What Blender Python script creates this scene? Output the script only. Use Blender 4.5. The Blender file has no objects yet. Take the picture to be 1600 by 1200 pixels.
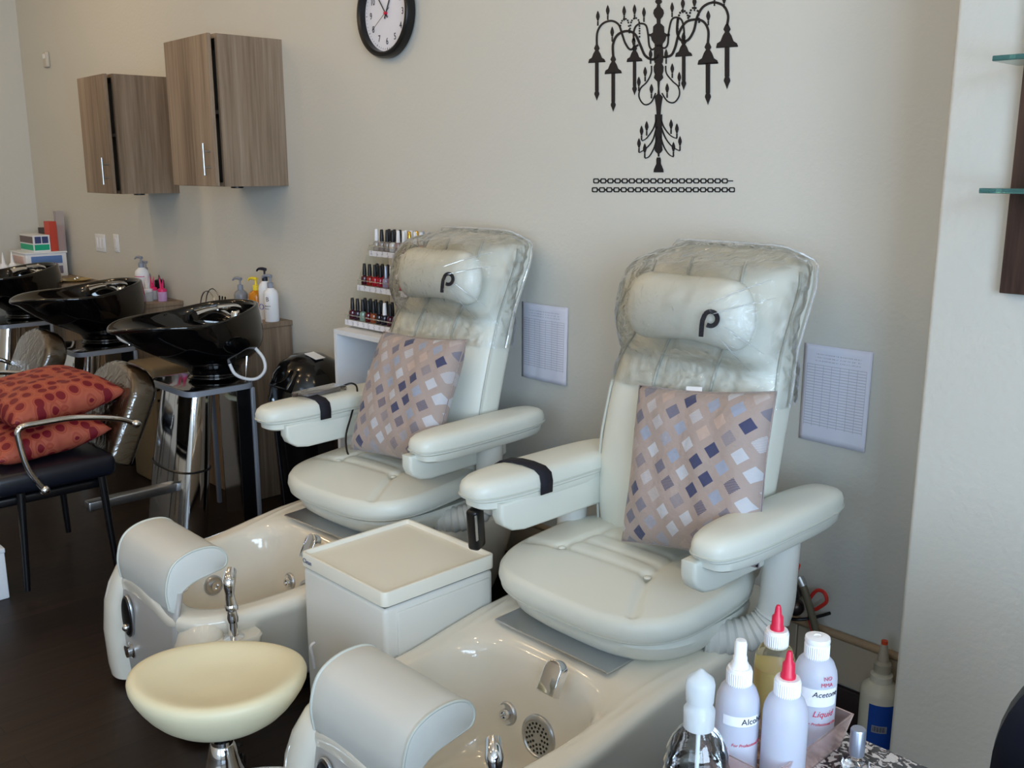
import bpy, bmesh, math, random
from mathutils import Vector, Matrix, Euler
random.seed(7)
R = math.radians
PI = math.pi
SC = bpy.context.scene
COL = SC.collection

# ------------------------------------------------------------------ helpers
def tag(o, label=None, cat=None, group=None, kind=None):
    if label: o['label'] = label
    if cat: o['category'] = cat
    if group: o['group'] = group
    if kind: o['kind'] = kind
    return o

def empty(name, loc=(0, 0, 0), rz=0, label=None, cat=None, group=None):
    o = bpy.data.objects.new(name, None)
    o.empty_display_size = 0.05
    o.location = loc
    o.rotation_euler = (0, 0, rz)
    COL.objects.link(o)
    return tag(o, label, cat, group)

def copy_tree(o, parent=None):
    c = o.copy()
    COL.objects.link(c)
    c.parent = parent
    for ch in list(o.children):
        copy_tree(ch, c)
    return c

class MB:
    def __init__(s):
        s.bm = bmesh.new()
        s.uv = s.bm.loops.layers.uv.new('UVMap')
    def box(s, c, d, r=0.0, seg=3, rot=None):
        b = bmesh.new()
        bmesh.ops.create_cube(b, size=1)
        for v in b.verts:
            v.co = Vector((v.co.x*d[0], v.co.y*d[1], v.co.z*d[2]))
        if r > 0:
            bmesh.ops.bevel(b, geom=list(b.edges), offset=min(r, min(d)*0.49), segments=seg, profile=0.5, affect='EDGES')
        if rot: 
            b.transform(Euler(rot).to_matrix().to_4x4())
        b.transform(Matrix.Translation(c))
        s.merge(b)
        return s
    def merge(s, b):
        m = bpy.data.meshes.new('tmp')
        b.to_mesh(m); b.free()
        s.bm.from_mesh(m)
        bpy.data.meshes.remove(m)
    def lathe(s, prof, c=(0, 0, 0), seg=32, mat=None, sx=1, sy=1):
        rings = []
        for r, z in prof:
            rings.append([Vector((r*sx*math.cos(2*PI*i/seg), r*sy*math.sin(2*PI*i/seg), z)) for i in range(seg)])
        M = mat if mat else Matrix.Identity(4)
        M = Matrix.Translation(c) @ M
        s.loft(rings, True, prof[0][0] > 1e-5, prof[-1][0] > 1e-5, M)
        return s
    def loft(s, rings, closed=True, cap0=True, cap1=True, M=None, flip=False):
        bm = s.bm
        vr = []
        for ring in rings:
            vr.append([bm.verts.new((M @ Vector(p)) if M else Vector(p)) for p in ring])
        n = len(rings[0])
        L = len(rings)
        for k in range(L-1):
            for i in range(n if closed else n-1):
                j = (i+1) % n
                try:
                    f = bm.faces.new((vr[k][i], vr[k][j], vr[k+1][j], vr[k+1][i]))
                    us = ((i/n, k/(L-1)), ((i+1)/n, k/(L-1)), ((i+1)/n, (k+1)/(L-1)), (i/n, (k+1)/(L-1)))
                    for lp, u in zip(f.loops, us): lp[s.uv].uv = u
                except ValueError: pass
        if closed and cap0 and n > 2: bm.faces.new(list(reversed(vr[0])))
        if closed and cap1 and n > 2: bm.faces.new(vr[-1])
        return s
    def tube(s, pts, r, seg=10, smooth=0, cap=True):
        P = [Vector(p) for p in pts]
        if smooth: P = catmull(P, smooth)
        n = len(P)
        rr = r if isinstance(r, (list, tuple)) else None
        T = []
        for i in range(n):
            a = P[max(i-1, 0)]; b = P[min(i+1, n-1)]
            T.append((b-a).normalized())
        up = Vector((0, 0, 1))
        if abs(T[0].dot(up)) > .95: up = Vector((1, 0, 0))
        N = (up - T[0]*up.dot(T[0])).normalized()
        rings = []
        for i in range(n):
            N = (N - T[i]*N.dot(T[i]))
            if N.length < 1e-6: N = T[i].orthogonal()
            N.normalize()
            B = T[i].cross(N)
            if rr:
                t = i/(n-1)*(len(rr)-1); k = min(int(t), len(rr)-2)
                rad = rr[k]*(1-(t-k)) + rr[k+1]*(t-k)
            else: rad = r
            rings.append([P[i] + (N*math.cos(2*PI*j/seg) + B*math.sin(2*PI*j/seg))*rad for j in range(seg)])
        s.loft(rings, True, cap, cap)
        return s
    def cyl(s, a, b, r, seg=16):
        return s.tube([a, b], r, seg)
    def sph(s, c, r, sc=(1, 1, 1), seg=16):
        b = bmesh.new()
        bmesh.ops.create_uvsphere(b, u_segments=seg, v_segments=max(6, seg//2), radius=r)
        for v in b.verts: v.co = Vector((v.co.x*sc[0], v.co.y*sc[1], v.co.z*sc[2])) + Vector(c)
        s.merge(b)
        return s
    def prism(s, pts, h, M=None, bev=0, seg=3):
        # polygon in XY extruded along Z, transformed by M
        b = bmesh.new()
        vs = [b.verts.new((p[0], p[1], 0)) for p in pts]
        f = b.faces.new(vs)
        ex = bmesh.ops.extrude_face_region(b, geom=[f])
        bmesh.ops.translate(b, vec=(0, 0, h), verts=[v for v in ex['geom'] if isinstance(v, bmesh.types.BMVert)])
        bmesh.ops.recalc_face_normals(b, faces=b.faces)
        if bev:
            es = [e for e in b.edges if abs(e.verts[0].co.z-e.verts[1].co.z) < 1e-6]
            bmesh.ops.bevel(b, geom=es, offset=bev, segments=seg, profile=.5, affect='EDGES')
        if M: b.transform(M)
        s.merge(b)
        return s
    def grid(s, fn, nu, nv):
        bm = s.bm
        V = [[bm.verts.new(fn(i/nu, j/nv)) for j in range(nv+1)] for i in range(nu+1)]
        for i in range(nu):
            for j in range(nv):
                f = bm.faces.new((V[i][j], V[i+1][j], V[i+1][j+1], V[i][j+1]))
                for lp, (a, b) in zip(f.loops, ((i, j), (i+1, j), (i+1, j+1), (i, j+1))):
                    lp[s.uv].uv = (a/nu, b/nv)
        return s
    def build(s, name, mat, parent=None, smooth=True, sub=0, weld=0, loc=None, rot=None, angle=40):
        if weld: bmesh.ops.remove_doubles(s.bm, verts=s.bm.verts, dist=weld)
        bmesh.ops.recalc_face_normals(s.bm, faces=s.bm.faces)
        m = bpy.data.meshes.new(name)
        s.bm.to_mesh(m); s.bm.free()
        m.materials.append(mat)
        if smooth:
            m.polygons.foreach_set('use_smooth', [True]*len(m.polygons))
            if angle and not sub:
                try: m.set_sharp_from_angle(angle=R(angle))
                except Exception: pass
        o = bpy.data.objects.new(name, m)
        COL.objects.link(o)
        if parent: o.parent = parent
        if loc: o.location = loc
        if rot: o.rotation_euler = rot
        if sub:
            md = o.modifiers.new('s', 'SUBSURF'); md.levels = sub; md.render_levels = sub
        return o

def catmull(P, k):
    out = []
    n = len(P)
    for i in range(n-1):
        p0 = P[max(i-1, 0)]; p1 = P[i]; p2 = P[i+1]; p3 = P[min(i+2, n-1)]
        for j in range(k):
            t = j/k
            out.append(0.5*((2*p1)+(p2-p0)*t+(2*p0-5*p1+4*p2-p3)*t*t+(3*p1-p0-3*p2+p3)*t**3))
    out.append(P[-1])
    return out

def sering(cx, cy, a, b, z, e=3.0, n=48):
    # superellipse ring; z may be a function (x,y)
    out = []
    for i in range(n):
        t = 2*PI*i/n
        c, s_ = math.cos(t), math.sin(t)
        x = cx + a*math.copysign(abs(c)**(2/e), c)
        y = cy + b*math.copysign(abs(s_)**(2/e), s_)
        out.append(Vector((x, y, z(x, y) if callable(z) else z)))
    return out

def text(s, size, loc, rot, mat, parent, name='lettering', ext=0.0004, align='LEFT', sx=1.0, shear=0):
    c = bpy.data.curves.new('t', 'FONT')
    c.body = s; c.size = size; c.extrude = ext; c.align_x = align; c.shear = shear
    o = bpy.data.objects.new('t', c)
    COL.objects.link(o)
    bpy.context.view_layer.update()
    m = bpy.data.meshes.new_from_object(o)
    bpy.data.objects.remove(o)
    m.materials.clear(); m.materials.append(mat)
    r = bpy.data.objects.new(name, m)
    COL.objects.link(r)
    r.location = loc; r.rotation_euler = rot; r.scale = (sx, 1, 1)
    if parent: r.parent = parent
    return r

def smoothstep(a, b, x):
    t = max(0, min(1, (x-a)/(b-a)))
    return t*t*(3-2*t)

# ------------------------------------------------------------------ materials
def srgb(r, g, b):
    f = lambda c: (c/255/12.92) if c/255 <= .04045 else ((c/255+.055)/1.055)**2.4
    return (f(r), f(g), f(b), 1)

def mat(name, col, rough=.5, metal=0, coat=0, trans=0, ior=1.45, bump=0, bscale=200, bdist=.001, noise=0, nscale=5, alpha=1, sheen=0, spec=.5, sss=0, emis=None):
    m = bpy.data.materials.new(name)
    m.use_nodes = True
    nt = m.node_tree; N = nt.nodes; L = nt.links
    p = N['Principled BSDF']
    p.inputs['Base Color'].default_value = col
    p.inputs['Roughness'].default_value = rough
    p.inputs['Metallic'].default_value = metal
    p.inputs['Coat Weight'].default_value = coat
    p.inputs['Coat Roughness'].default_value = .05
    p.inputs['Transmission Weight'].default_value = trans
    p.inputs['IOR'].default_value = ior
    p.inputs['Alpha'].default_value = alpha
    p.inputs['Specular IOR Level'].default_value = spec
    if sheen: p.inputs['Sheen Weight'].default_value = sheen
    if sss:
        p.inputs['Subsurface Weight'].default_value = sss
        p.inputs['Subsurface Scale'].default_value = .02
    tc = N.new('ShaderNodeTexCoord')
    if bump:
        nz = N.new('ShaderNodeTexNoise'); nz.inputs['Scale'].default_value = bscale; nz.inputs['Detail'].default_value = 3
        L.new(tc.outputs['Object'], nz.inputs['Vector'])
        b = N.new('ShaderNodeBump'); b.inputs['Strength'].default_value = bump; b.inputs['Distance'].default_value = bdist
        L.new(nz.outputs['Fac'], b.inputs['Height']); L.new(b.outputs['Normal'], p.inputs['Normal'])
    if noise:
        nz = N.new('ShaderNodeTexNoise'); nz.inputs['Scale'].default_value = nscale; nz.inputs['Detail'].default_value = 4
        L.new(tc.outputs['Object'], nz.inputs['Vector'])
        mx = N.new('ShaderNodeMix'); mx.data_type = 'RGBA'
        mx.inputs['A'].default_value = tuple(c*(1-noise) for c in col[:3])+(1,)
        mx.inputs['B'].default_value = tuple(min(1, c*(1+noise)) for c in col[:3])+(1,)
        L.new(nz.outputs['Fac'], mx.inputs['Factor']); L.new(mx.outputs['Result'], p.inputs['Base Color'])
    return m

def ramp(N, stops, interp='LINEAR'):
    r = N.new('ShaderNodeValToRGB'); r.color_ramp.interpolation = interp
    e = r.color_ramp.elements
    e[0].position = stops[0][0]; e[0].color = stops[0][1]
    e[1].position = stops[-1][0]; e[1].color = stops[-1][1]
    for pos, c in stops[1:-1]:
        k = e.new(pos); k.color = c
    return r

def wood(name, cols, scale=(14, 14, .9), rough=.5, coord='Object', spec=.4):
    m = mat(name, cols[0], rough, spec=spec)
    nt = m.node_tree; N = nt.nodes; L = nt.links; p = N['Principled BSDF']
    tc = N.new('ShaderNodeTexCoord'); mp = N.new('ShaderNodeMapping')
    mp.inputs['Scale'].default_value = scale
    nz = N.new('ShaderNodeTexNoise'); nz.inputs['Scale'].default_value = 1.0; nz.inputs['Detail'].default_value = 6; nz.inputs['Roughness'].default_value = .65
    L.new(tc.outputs[coord], mp.inputs['Vector']); L.new(mp.outputs['Vector'], nz.inputs['Vector'])
    mp2 = N.new('ShaderNodeMapping'); mp2.inputs['Scale'].default_value = tuple(s*9 for s in scale)
    n2 = N.new('ShaderNodeTexNoise'); n2.inputs['Scale'].default_value = 1.0; n2.inputs['Detail'].default_value = 3
    L.new(tc.outputs[coord], mp2.inputs['Vector']); L.new(mp2.outputs['Vector'], n2.inputs['Vector'])
    ad = N.new('ShaderNodeMath'); ad.operation = 'MULTIPLY_ADD'; ad.inputs[1].default_value = .35
    sb = N.new('ShaderNodeMath'); sb.operation = 'SUBTRACT'; sb.inputs[1].default_value = .175
    L.new(n2.outputs['Fac'], ad.inputs[0]); L.new(nz.outputs['Fac'], ad.inputs[2]); L.new(ad.outputs[0], sb.inputs[0])
    r = ramp(N, [(.3+.4*i/(len(cols)-1), c) for i, c in enumerate(cols)])
    L.new(sb.outputs[0], r.inputs['Fac']); L.new(r.outputs['Color'], p.inputs['Base Color'])
    return m

M = {}
def wallmat(name, col):
    m = mat(name, col, .75, spec=.25)
    nt = m.node_tree; N = nt.nodes; L = nt.links; p = N['Principled BSDF']
    tc = N.new('ShaderNodeTexCoord')
    n1 = N.new('ShaderNodeTexNoise'); n1.inputs['Scale'].default_value = 60; n1.inputs['Detail'].default_value = 4
    L.new(tc.outputs['Object'], n1.inputs['Vector'])
    b = N.new('ShaderNodeBump'); b.inputs['Strength'].default_value = .35; b.inputs['Distance'].default_value = .004
    L.new(n1.outputs['Fac'], b.inputs['Height']); L.new(b.outputs['Normal'], p.inputs['Normal'])
    return m
M['wall'] = wallmat('painted_wall', srgb(208, 207, 200))
M['ceiling'] = mat('ceiling_paint', srgb(200, 195, 185), .8)
M['leather'] = mat('cream_vinyl', srgb(220, 223, 214), .36, spec=.5, bump=.25, bscale=420, bdist=.0006)
M['leather2'] = mat('pad_vinyl', srgb(206, 207, 202), .4, spec=.5, bump=.25, bscale=420, bdist=.0006)
M['piping'] = mat('vinyl_piping', srgb(196, 200, 192), .4)
M['acrylic'] = mat('glossy_cream_acrylic', srgb(228, 222, 208), .10, coat=.6, spec=.5)
M['acrylicgrey'] = mat('grey_acrylic', srgb(175, 172, 168), .3)
M['trolley'] = mat('trolley_plastic', srgb(226, 226, 220), .38)
M['trolleytop'] = mat('trolley_tray', srgb(232, 229, 216), .3)
M['line'] = mat('dark_seam', srgb(120, 120, 115), .6)
M['chrome'] = mat('chrome', (.82, .83, .85, 1), .08, metal=1)
M['steel'] = mat('brushed_steel', (.55, .57, .6, 1), .3, metal=1)
M['alu'] = mat('silver_trim', srgb(150, 158, 172), .35, metal=.25)
M['black'] = mat('black_plastic', srgb(14, 14, 17), .3)
M['blackgloss'] = mat('black_ceramic', srgb(6, 6, 8), .06, coat=.5)
M['canblack'] = mat('bin_plastic', srgb(10, 10, 12), .14, coat=.3)
M['strap'] = mat('black_webbing', srgb(22, 22, 34), .8, bump=.4, bscale=500)
M['vinylblack'] = mat('black_vinyl', srgb(20, 22, 32), .35)
M['white'] = mat('white_plastic', srgb(232, 234, 238), .35)
M['whitelam'] = mat('white_laminate', srgb(226, 230, 236), .4)
M['stool'] = mat('stool_vinyl', srgb(224, 215, 182), .42, bump=.2, bscale=300, noise=.06, nscale=8)
M['vinyl_decal'] = mat('black_decal', srgb(18, 18, 26), .55)
M['ink'] = mat('black_ink', srgb(25, 25, 40), .6)
M['redink'] = mat('red_ink', srgb(196, 60, 90), .6)
M['pinkink'] = mat('pink_ink', srgb(205, 40, 120), .6)
M['cabwood'] = wood('taupe_wood', [srgb(98, 82, 68), srgb(124, 106, 88), srgb(144, 126, 108), srgb(160, 144, 126)], (9, 9, .35), .5)
M['cabdark'] = wood('dark_wood', [srgb(52, 38, 34), srgb(78, 58, 50), srgb(100, 78, 68)], (12, 12, .6), .45)
M['floor'] = None
def floormat():
    m = mat('dark_plank_floor', srgb(40, 28, 22), .42, spec=.3)
    nt = m.node_tree; N = nt.nodes; L = nt.links; p = N['Principled BSDF']
    tc = N.new('ShaderNodeTexCoord')
    mp = N.new('ShaderNodeMapping'); mp.inputs['Rotation'].default_value = (0, 0, R(90))
    L.new(tc.outputs['Object'], mp.inputs['Vector'])
    br = N.new('ShaderNodeTexBrick')
    br.inputs['Scale'].default_value = 1; br.inputs['Brick Width'].default_value = 1.2; br.inputs['Row Height'].default_value = .15
    br.inputs['Mortar Size'].default_value = .0015
    br.inputs['Color1'].default_value = srgb(46, 34, 28); br.inputs['Color2'].default_value = srgb(36, 27, 23); br.inputs['Mortar'].default_value = srgb(14, 10, 9)
    L.new(mp.outputs['Vector'], br.inputs['Vector'])
    mp2 = N.new('ShaderNodeMapping'); mp2.inputs['Scale'].default_value = (40, 2.5, 1)
    nz = N.new('ShaderNodeTexNoise'); nz.inputs['Scale'].default_value = 1; nz.inputs['Detail'].default_value = 5
    L.new(tc.outputs['Object'], mp2.inputs['Vector']); L.new(mp2.outputs['Vector'], nz.inputs['Vector'])
    mx = N.new('ShaderNodeMix'); mx.data_type = 'RGBA'; mx.blend_type = 'MULTIPLY'; mx.inputs['Factor'].default_value = .7
    r = ramp(N, [(.3, (.35, .35, .35, 1)), (.7, (1, 1, 1, 1))])
    L.new(nz.outputs['Fac'], r.inputs['Fac'])
    L.new(br.outputs['Color'], mx.inputs['A']); L.new(r.outputs['Color'], mx.inputs['B'])
    L.new(mx.outputs['Result'], p.inputs['Base Color'])
    return m
M['floor'] = floormat()
def granite():
    m = mat('speckled_granite', srgb(170, 165, 165), .12)
    nt = m.node_tree; N = nt.nodes; L = nt.links; p = N['Principled BSDF']
    tc = N.new('ShaderNodeTexCoord')
    nz = N.new('ShaderNodeTexNoise'); nz.inputs['Scale'].default_value = 75; nz.inputs['Detail'].default_value = 4; nz.inputs['Distortion'].default_value = 1.2
    L.new(tc.outputs['Object'], nz.inputs['Vector'])
    r = ramp(N, [(0, srgb(12, 12, 16)), (.49, srgb(40, 36, 40)), (.515, srgb(120, 105, 105)), (.54, srgb(196, 190, 188)), (1, srgb(225, 220, 216))])
    L.new(nz.outputs['Fac'], r.inputs['Fac']); L.new(r.outputs['Color'], p.inputs['Base Color'])
    return m
M['granite'] = granite()
def film():
    m = bpy.data.materials.new('clear_plastic_film'); m.use_nodes = True
    nt = m.node_tree; N = nt.nodes; L = nt.links
    N.remove(N['Principled BSDF'])
    out = N['Material Output']
    tr = N.new('ShaderNodeBsdfTransparent'); tr.inputs['Color'].default_value = (.985, .99, 1, 1)
    gl = N.new('ShaderNodeBsdfGlossy'); gl.inputs['Roughness'].default_value = .07
    gl.inputs['Color'].default_value = (1, 1, 1, 1)
    fr = N.new('ShaderNodeFresnel'); fr.inputs['IOR'].default_value = 1.32
    mx = N.new('ShaderNodeMixShader')
    tc = N.new('ShaderNodeTexCoord')
    n1 = N.new('ShaderNodeTexNoise'); n1.inputs['Scale'].default_value = 28; n1.inputs['Detail'].default_value = 4; n1.inputs['Distortion'].default_value = 1.5
    mp = N.new('ShaderNodeMapping'); mp.inputs['Rotation'].default_value = (.4, .7, .3); mp.inputs['Scale'].default_value = (1, .5, 1.4)
    L.new(tc.outputs['Object'], mp.inputs['Vector']); L.new(mp.outputs['Vector'], n1.inputs['Vector'])
    b = N.new('ShaderNodeBump'); b.inputs['Strength'].default_value = .8; b.inputs['Distance'].default_value = .01
    L.new(n1.outputs['Fac'], b.inputs['Height'])
    L.new(b.outputs['Normal'], gl.inputs['Normal']); L.new(b.outputs['Normal'], fr.inputs['Normal'])
    ml = N.new('ShaderNodeMath'); ml.operation = 'MULTIPLY'; ml.inputs[1].default_value = 1.9
    L.new(fr.outputs['Fac'], ml.inputs[0]); L.new(ml.outputs[0], mx.inputs['Fac'])
    L.new(tr.outputs[0], mx.inputs[1]); L.new(gl.outputs[0], mx.inputs[2]); L.new(mx.outputs[0], out.inputs['Surface'])
    return m
M['film'] = film()
M['film_fold'] = mat('welded_plastic_edge', (.95, .97, 1, 1), .06, trans=.75, ior=1.5, coat=1)
def throw():
    m = mat('diamond_pattern_fabric', srgb(168, 150, 142), .7, sheen=.2)
    nt = m.node_tree; N = nt.nodes; L = nt.links; p = N['Principled BSDF']
    tc = N.new('ShaderNodeTexCoord')
    mp = N.new('ShaderNodeMapping'); mp.inputs['Rotation'].default_value = (0, 0, R(52)); mp.inputs['Scale'].default_value = (7.9, 7.9, 1)
    L.new(tc.outputs['UV'], mp.inputs['Vector'])
    fl = N.new('ShaderNodeVectorMath'); fl.operation = 'FLOOR'; L.new(mp.outputs['Vector'], fl.inputs[0])
    fr = N.new('ShaderNodeVectorMath'); fr.operation = 'FRACTION'; L.new(mp.outputs['Vector'], fr.inputs[0])
    sp = N.new('ShaderNodeSeparateXYZ'); L.new(fr.outputs[0], sp.inputs[0])
    def mth(op, a, b=None):
        k = N.new('ShaderNodeMath'); k.operation = op
        for i, v in enumerate((a, b)):
            if v is None: continue
            if isinstance(v, (int, float)): k.inputs[i].default_value = v
            else: L.new(v, k.inputs[i])
        return k.outputs[0]
    ax = mth('ABSOLUTE', mth('SUBTRACT', sp.outputs['X'], .5)); ay = mth('ABSOLUTE', mth('SUBTRACT', sp.outputs['Y'], .5))
    mask = mth('LESS_THAN', mth('MAXIMUM', ax, ay), .29)
    wn = N.new('ShaderNodeTexWhiteNoise'); wn.noise_dimensions = '2D'; L.new(fl.outputs[0], wn.inputs['Vector'])
    r = ramp(N, [(0, srgb(62, 66, 100)), (.16, srgb(110, 108, 126)), (.34, srgb(188, 190, 198)), (.5, srgb(150, 158, 178)), (.64, srgb(176, 166, 164)), (.76, srgb(184, 162, 152)), (.84, srgb(126, 122, 134)), (1, srgb(96, 94, 104))], 'CONSTANT')
    L.new(wn.outputs['Value'], r.inputs['Fac'])
    # stripes on some of the diamonds
    sp2 = N.new('ShaderNodeSeparateXYZ'); L.new(tc.outputs['UV'], sp2.inputs[0])
    st = mth('GREATER_THAN', mth('FRACT', mth('MULTIPLY', sp2.outputs['Y'], 110)), .5)
    sel = mth('GREATER_THAN', mth('FRACT', mth('MULTIPLY', wn.outputs['Value'], 7.3)), .62)
    keep = mth('SUBTRACT', 1, mth('MULTIPLY', mth('MULTIPLY', st, sel), .75))
    fac = mth('MULTIPLY', mask, keep)
    mx = N.new('ShaderNodeMix'); mx.data_type = 'RGBA'
    mx.inputs['A'].default_value = srgb(166, 150, 144)
    L.new(fac, mx.inputs['Factor']); L.new(r.outputs['Color'], mx.inputs['B']); L.new(mx.outputs['Result'], p.inputs['Base Color'])
    nz = N.new('ShaderNodeTexNoise'); nz.inputs['Scale'].default_value = 14; nz.inputs['Detail'].default_value = 3
    L.new(tc.outputs['UV'], nz.inputs['Vector'])
    b = N.new('ShaderNodeBump'); b.inputs['Strength'].default_value = .5; b.inputs['Distance'].default_value = .012
    L.new(nz.outputs['Fac'], b.inputs['Height']); L.new(b.outputs['Normal'], p.inputs['Normal'])
    return m
M['throw'] = throw()
def redfab():
    m = mat('red_circle_fabric', srgb(150, 50, 40), .6)
    nt = m.node_tree; N = nt.nodes; L = nt.links; p = N['Principled BSDF']
    tc = N.new('ShaderNodeTexCoord')
    v = N.new('ShaderNodeTexVoronoi'); v.inputs['Scale'].default_value = 9; v.inputs['Randomness'].default_value = .55; v.voronoi_dimensions = '2D'
    L.new(tc.outputs['UV'], v.inputs['Vector'])
    r = ramp(N, [(0, srgb(112, 12, 30)), (.33, srgb(112, 12, 30)), (.36, srgb(172, 84, 62)), (.46, srgb(150, 62, 48)), (.52, srgb(172, 88, 66)), (1, srgb(150, 66, 52))])
    L.new(v.outputs['Distance'], r.inputs['Fac']); L.new(r.outputs['Color'], p.inputs['Base Color'])
    return m
M['redfab'] = redfab()
def papermat():
    m = mat('printed_form_paper', srgb(226, 228, 240), .7)
    nt = m.node_tree; N = nt.nodes; L = nt.links; p = N['Principled BSDF']
    tc = N.new('ShaderNodeTexCoord'); sp = N.new('ShaderNodeSeparateXYZ'); L.new(tc.outputs['UV'], sp.inputs[0])
    def mth(op, a, b=None):
        k = N.new('ShaderNodeMath'); k.operation = op
        for i, v in enumerate((a, b)):
            if v is None: continue
            if isinstance(v, (int, float)): k.inputs[i].default_value = v
            else: L.new(v, k.inputs[i])
        return k.outputs[0]
    U, V = sp.outputs['X'], sp.outputs['Y']
    inx = mth('MULTIPLY', mth('GREATER_THAN', U, .06), mth('LESS_THAN', U, .94))
    iny = mth('MULTIPLY', mth('GREATER_THAN', V, .16), mth('LESS_THAN', V, .80))
    g1 = mth('LESS_THAN', mth('FRACT', mth('MULTIPLY', V, 34)), .22)
    g2 = mth('LESS_THAN', mth('FRACT', mth('MULTIPLY', mth('ADD', U, -.06), 8.0)), .05)
    g = mth('MULTIPLY', mth('MAXIMUM', g1, g2), mth('MULTIPLY', inx, iny))
    nz = N.new('ShaderNodeTexNoise'); nz.inputs['Scale'].default_value = 1; nz.inputs['Detail'].default_value = 1
    mp = N.new('ShaderNodeMapping'); mp.inputs['Scale'].default_value = (90, 12, 1); L.new(tc.outputs['UV'], mp.inputs['Vector']); L.new(mp.outputs['Vector'], nz.inputs['Vector'])
    dsh = mth('GREATER_THAN', nz.outputs['Fac'], .5)
    h = mth('MULTIPLY', mth('MULTIPLY', mth('GREATER_THAN', V, .83), mth('LESS_THAN', V, .93)), mth('LESS_THAN', mth('FRACT', mth('MULTIPLY', V, 30)), .4))
    h = mth('MULTIPLY', mth('MULTIPLY', h, dsh), mth('MULTIPLY', mth('GREATER_THAN', U, .18), mth('LESS_THAN', U, .85)))
    f = mth('MULTIPLY', mth('MINIMUM', mth('ADD', g, h), 1), .42)
    mx = N.new('ShaderNodeMix'); mx.data_type = 'RGBA'
    mx.inputs['A'].default_value = srgb(222, 224, 240); mx.inputs['B'].default_value = srgb(60, 62, 90)
    L.new(f, mx.inputs['Factor']); L.new(mx.outputs['Result'], p.inputs['Base Color'])
    return m
M['paper'] = papermat()

def part(mb, name, mt, parent, label=None, **k):
    # geometry is authored in world coordinates of the first instance
    off = (0, 0, 0)
    if parent is not None and parent.type == 'EMPTY': off = tuple(-v for v in parent.location)
    o = mb.build(name, mt, parent, **k)
    o.location = off
    if label: o['label'] = label
    return o

def ptext(s, size, loc, rot, mt, parent, name='lettering', **k):
    off = Vector((0, 0, 0))
    if parent is not None and parent.type == 'EMPTY': off = -Vector(parent.location)
    return text(s, size, Vector(loc)+off, rot, mt, parent, name, **k)

# ------------------------------------------------------------------ survey of the room (camera stands at the origin of the survey)
F_PX = 1530.0; PITCH = R(12.5); TH = R(46.3); CAM = Vector((0, -2.5, 1.6))
fw = Vector((-math.sin(TH)*math.cos(PITCH), math.cos(TH)*math.cos(PITCH), -math.sin(PITCH)))
rt = Vector((math.cos(TH), math.sin(TH), 0))
upv = rt.cross(fw)
def W(px, py, y=0.0):
    r = fw + rt*((px-800)/F_PX) - upv*((py-600)/F_PX)
    return CAM + r*((y-CAM.y)/r.y)

# ------------------------------------------------------------------ room
XL, XR, YF, ZC = -7.63, 1.9, -5.2, 3.1
def struct(mb, name, mt, **k):
    return tag(mb.build(name, mt, None, **k), kind='structure')
struct(MB().box(((XL+XR)/2, YF/2, -.05), (XR-XL+.4, -YF+.4, .1)), 'floor', M['floor'], smooth=False)
struct(MB().box(((XL+XR)/2, YF/2, ZC+.05), (XR-XL+.4, -YF+.4, .1)), 'ceiling', M['ceiling'], smooth=False)
struct(MB().box(((XL+XR)/2, .075, ZC/2), (XR-XL+.4, .15, ZC)), 'wall_back', M['wall'], smooth=False)
struct(MB().box((XL-.075, YF/2, ZC/2), (.15, -YF, ZC)), 'wall_left', M['wall'], smooth=False)
# pier that steps out of the back wall on the right
struct(MB().box(((-.917+XR)/2, -.175, ZC/2), (XR+.917, .35, ZC), r=.012), 'wall_right_pier', M['wall'])
# right wall and front wall, each with a shop window
def wall_with_opening(name, axis, pos, a0, a1, o0, o1, z0, z1, th=.15):
    m = MB()
    def b(p0, p1, q0, q1):
        if axis == 'x': m.box((pos, (p0+p1)/2, (q0+q1)/2), (th, p1-p0, q1-q0))
        else: m.box(((p0+p1)/2, pos, (q0+q1)/2), (p1-p0, th, q1-q0))
    b(a0, o0, 0, ZC); b(o1, a1, 0, ZC); b(o0, o1, 0, z0); b(o0, o1, z1, ZC)
    struct(m, name, M['wall'], smooth=False)
def window(n, axis, pos, o0, o1, z0, z1):
    m = MB(); t = .05
    def b(p0, p1, q0, q1):
        if axis == 'x': m.box((pos, (p0+p1)/2, (q0+q1)/2), (.06, p1-p0, q1-q0))
        else: m.box(((p0+p1)/2, pos, (q0+q1)/2), (p1-p0, .06, q1-q0))
    b(o0, o0+t, z0, z1); b(o1-t, o1, z0, z1); b(o0+t, o1-t, z0, z0+t); b(o0+t, o1-t, z1-t, z1)
    mid = (o0+o1)/2; b(mid-.025, mid+.025, z0+t, z1-t)
    struct(m, 'window_%d' % n, M['alu'], smooth=False)
wall_with_opening('wall_right', 'x', XR+.075, YF, -.35, -4.7, -1.9, .8, 2.8)
window(1, 'x', XR+.075, -4.7, -1.9, .8, 2.8)
wall_with_opening('wall_front', 'y', YF-.075, XL, XR, -.6, 1.5, .8, 2.7)
window(2, 'y', YF-.075, -.6, 1.5, .8, 2.7)
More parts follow.
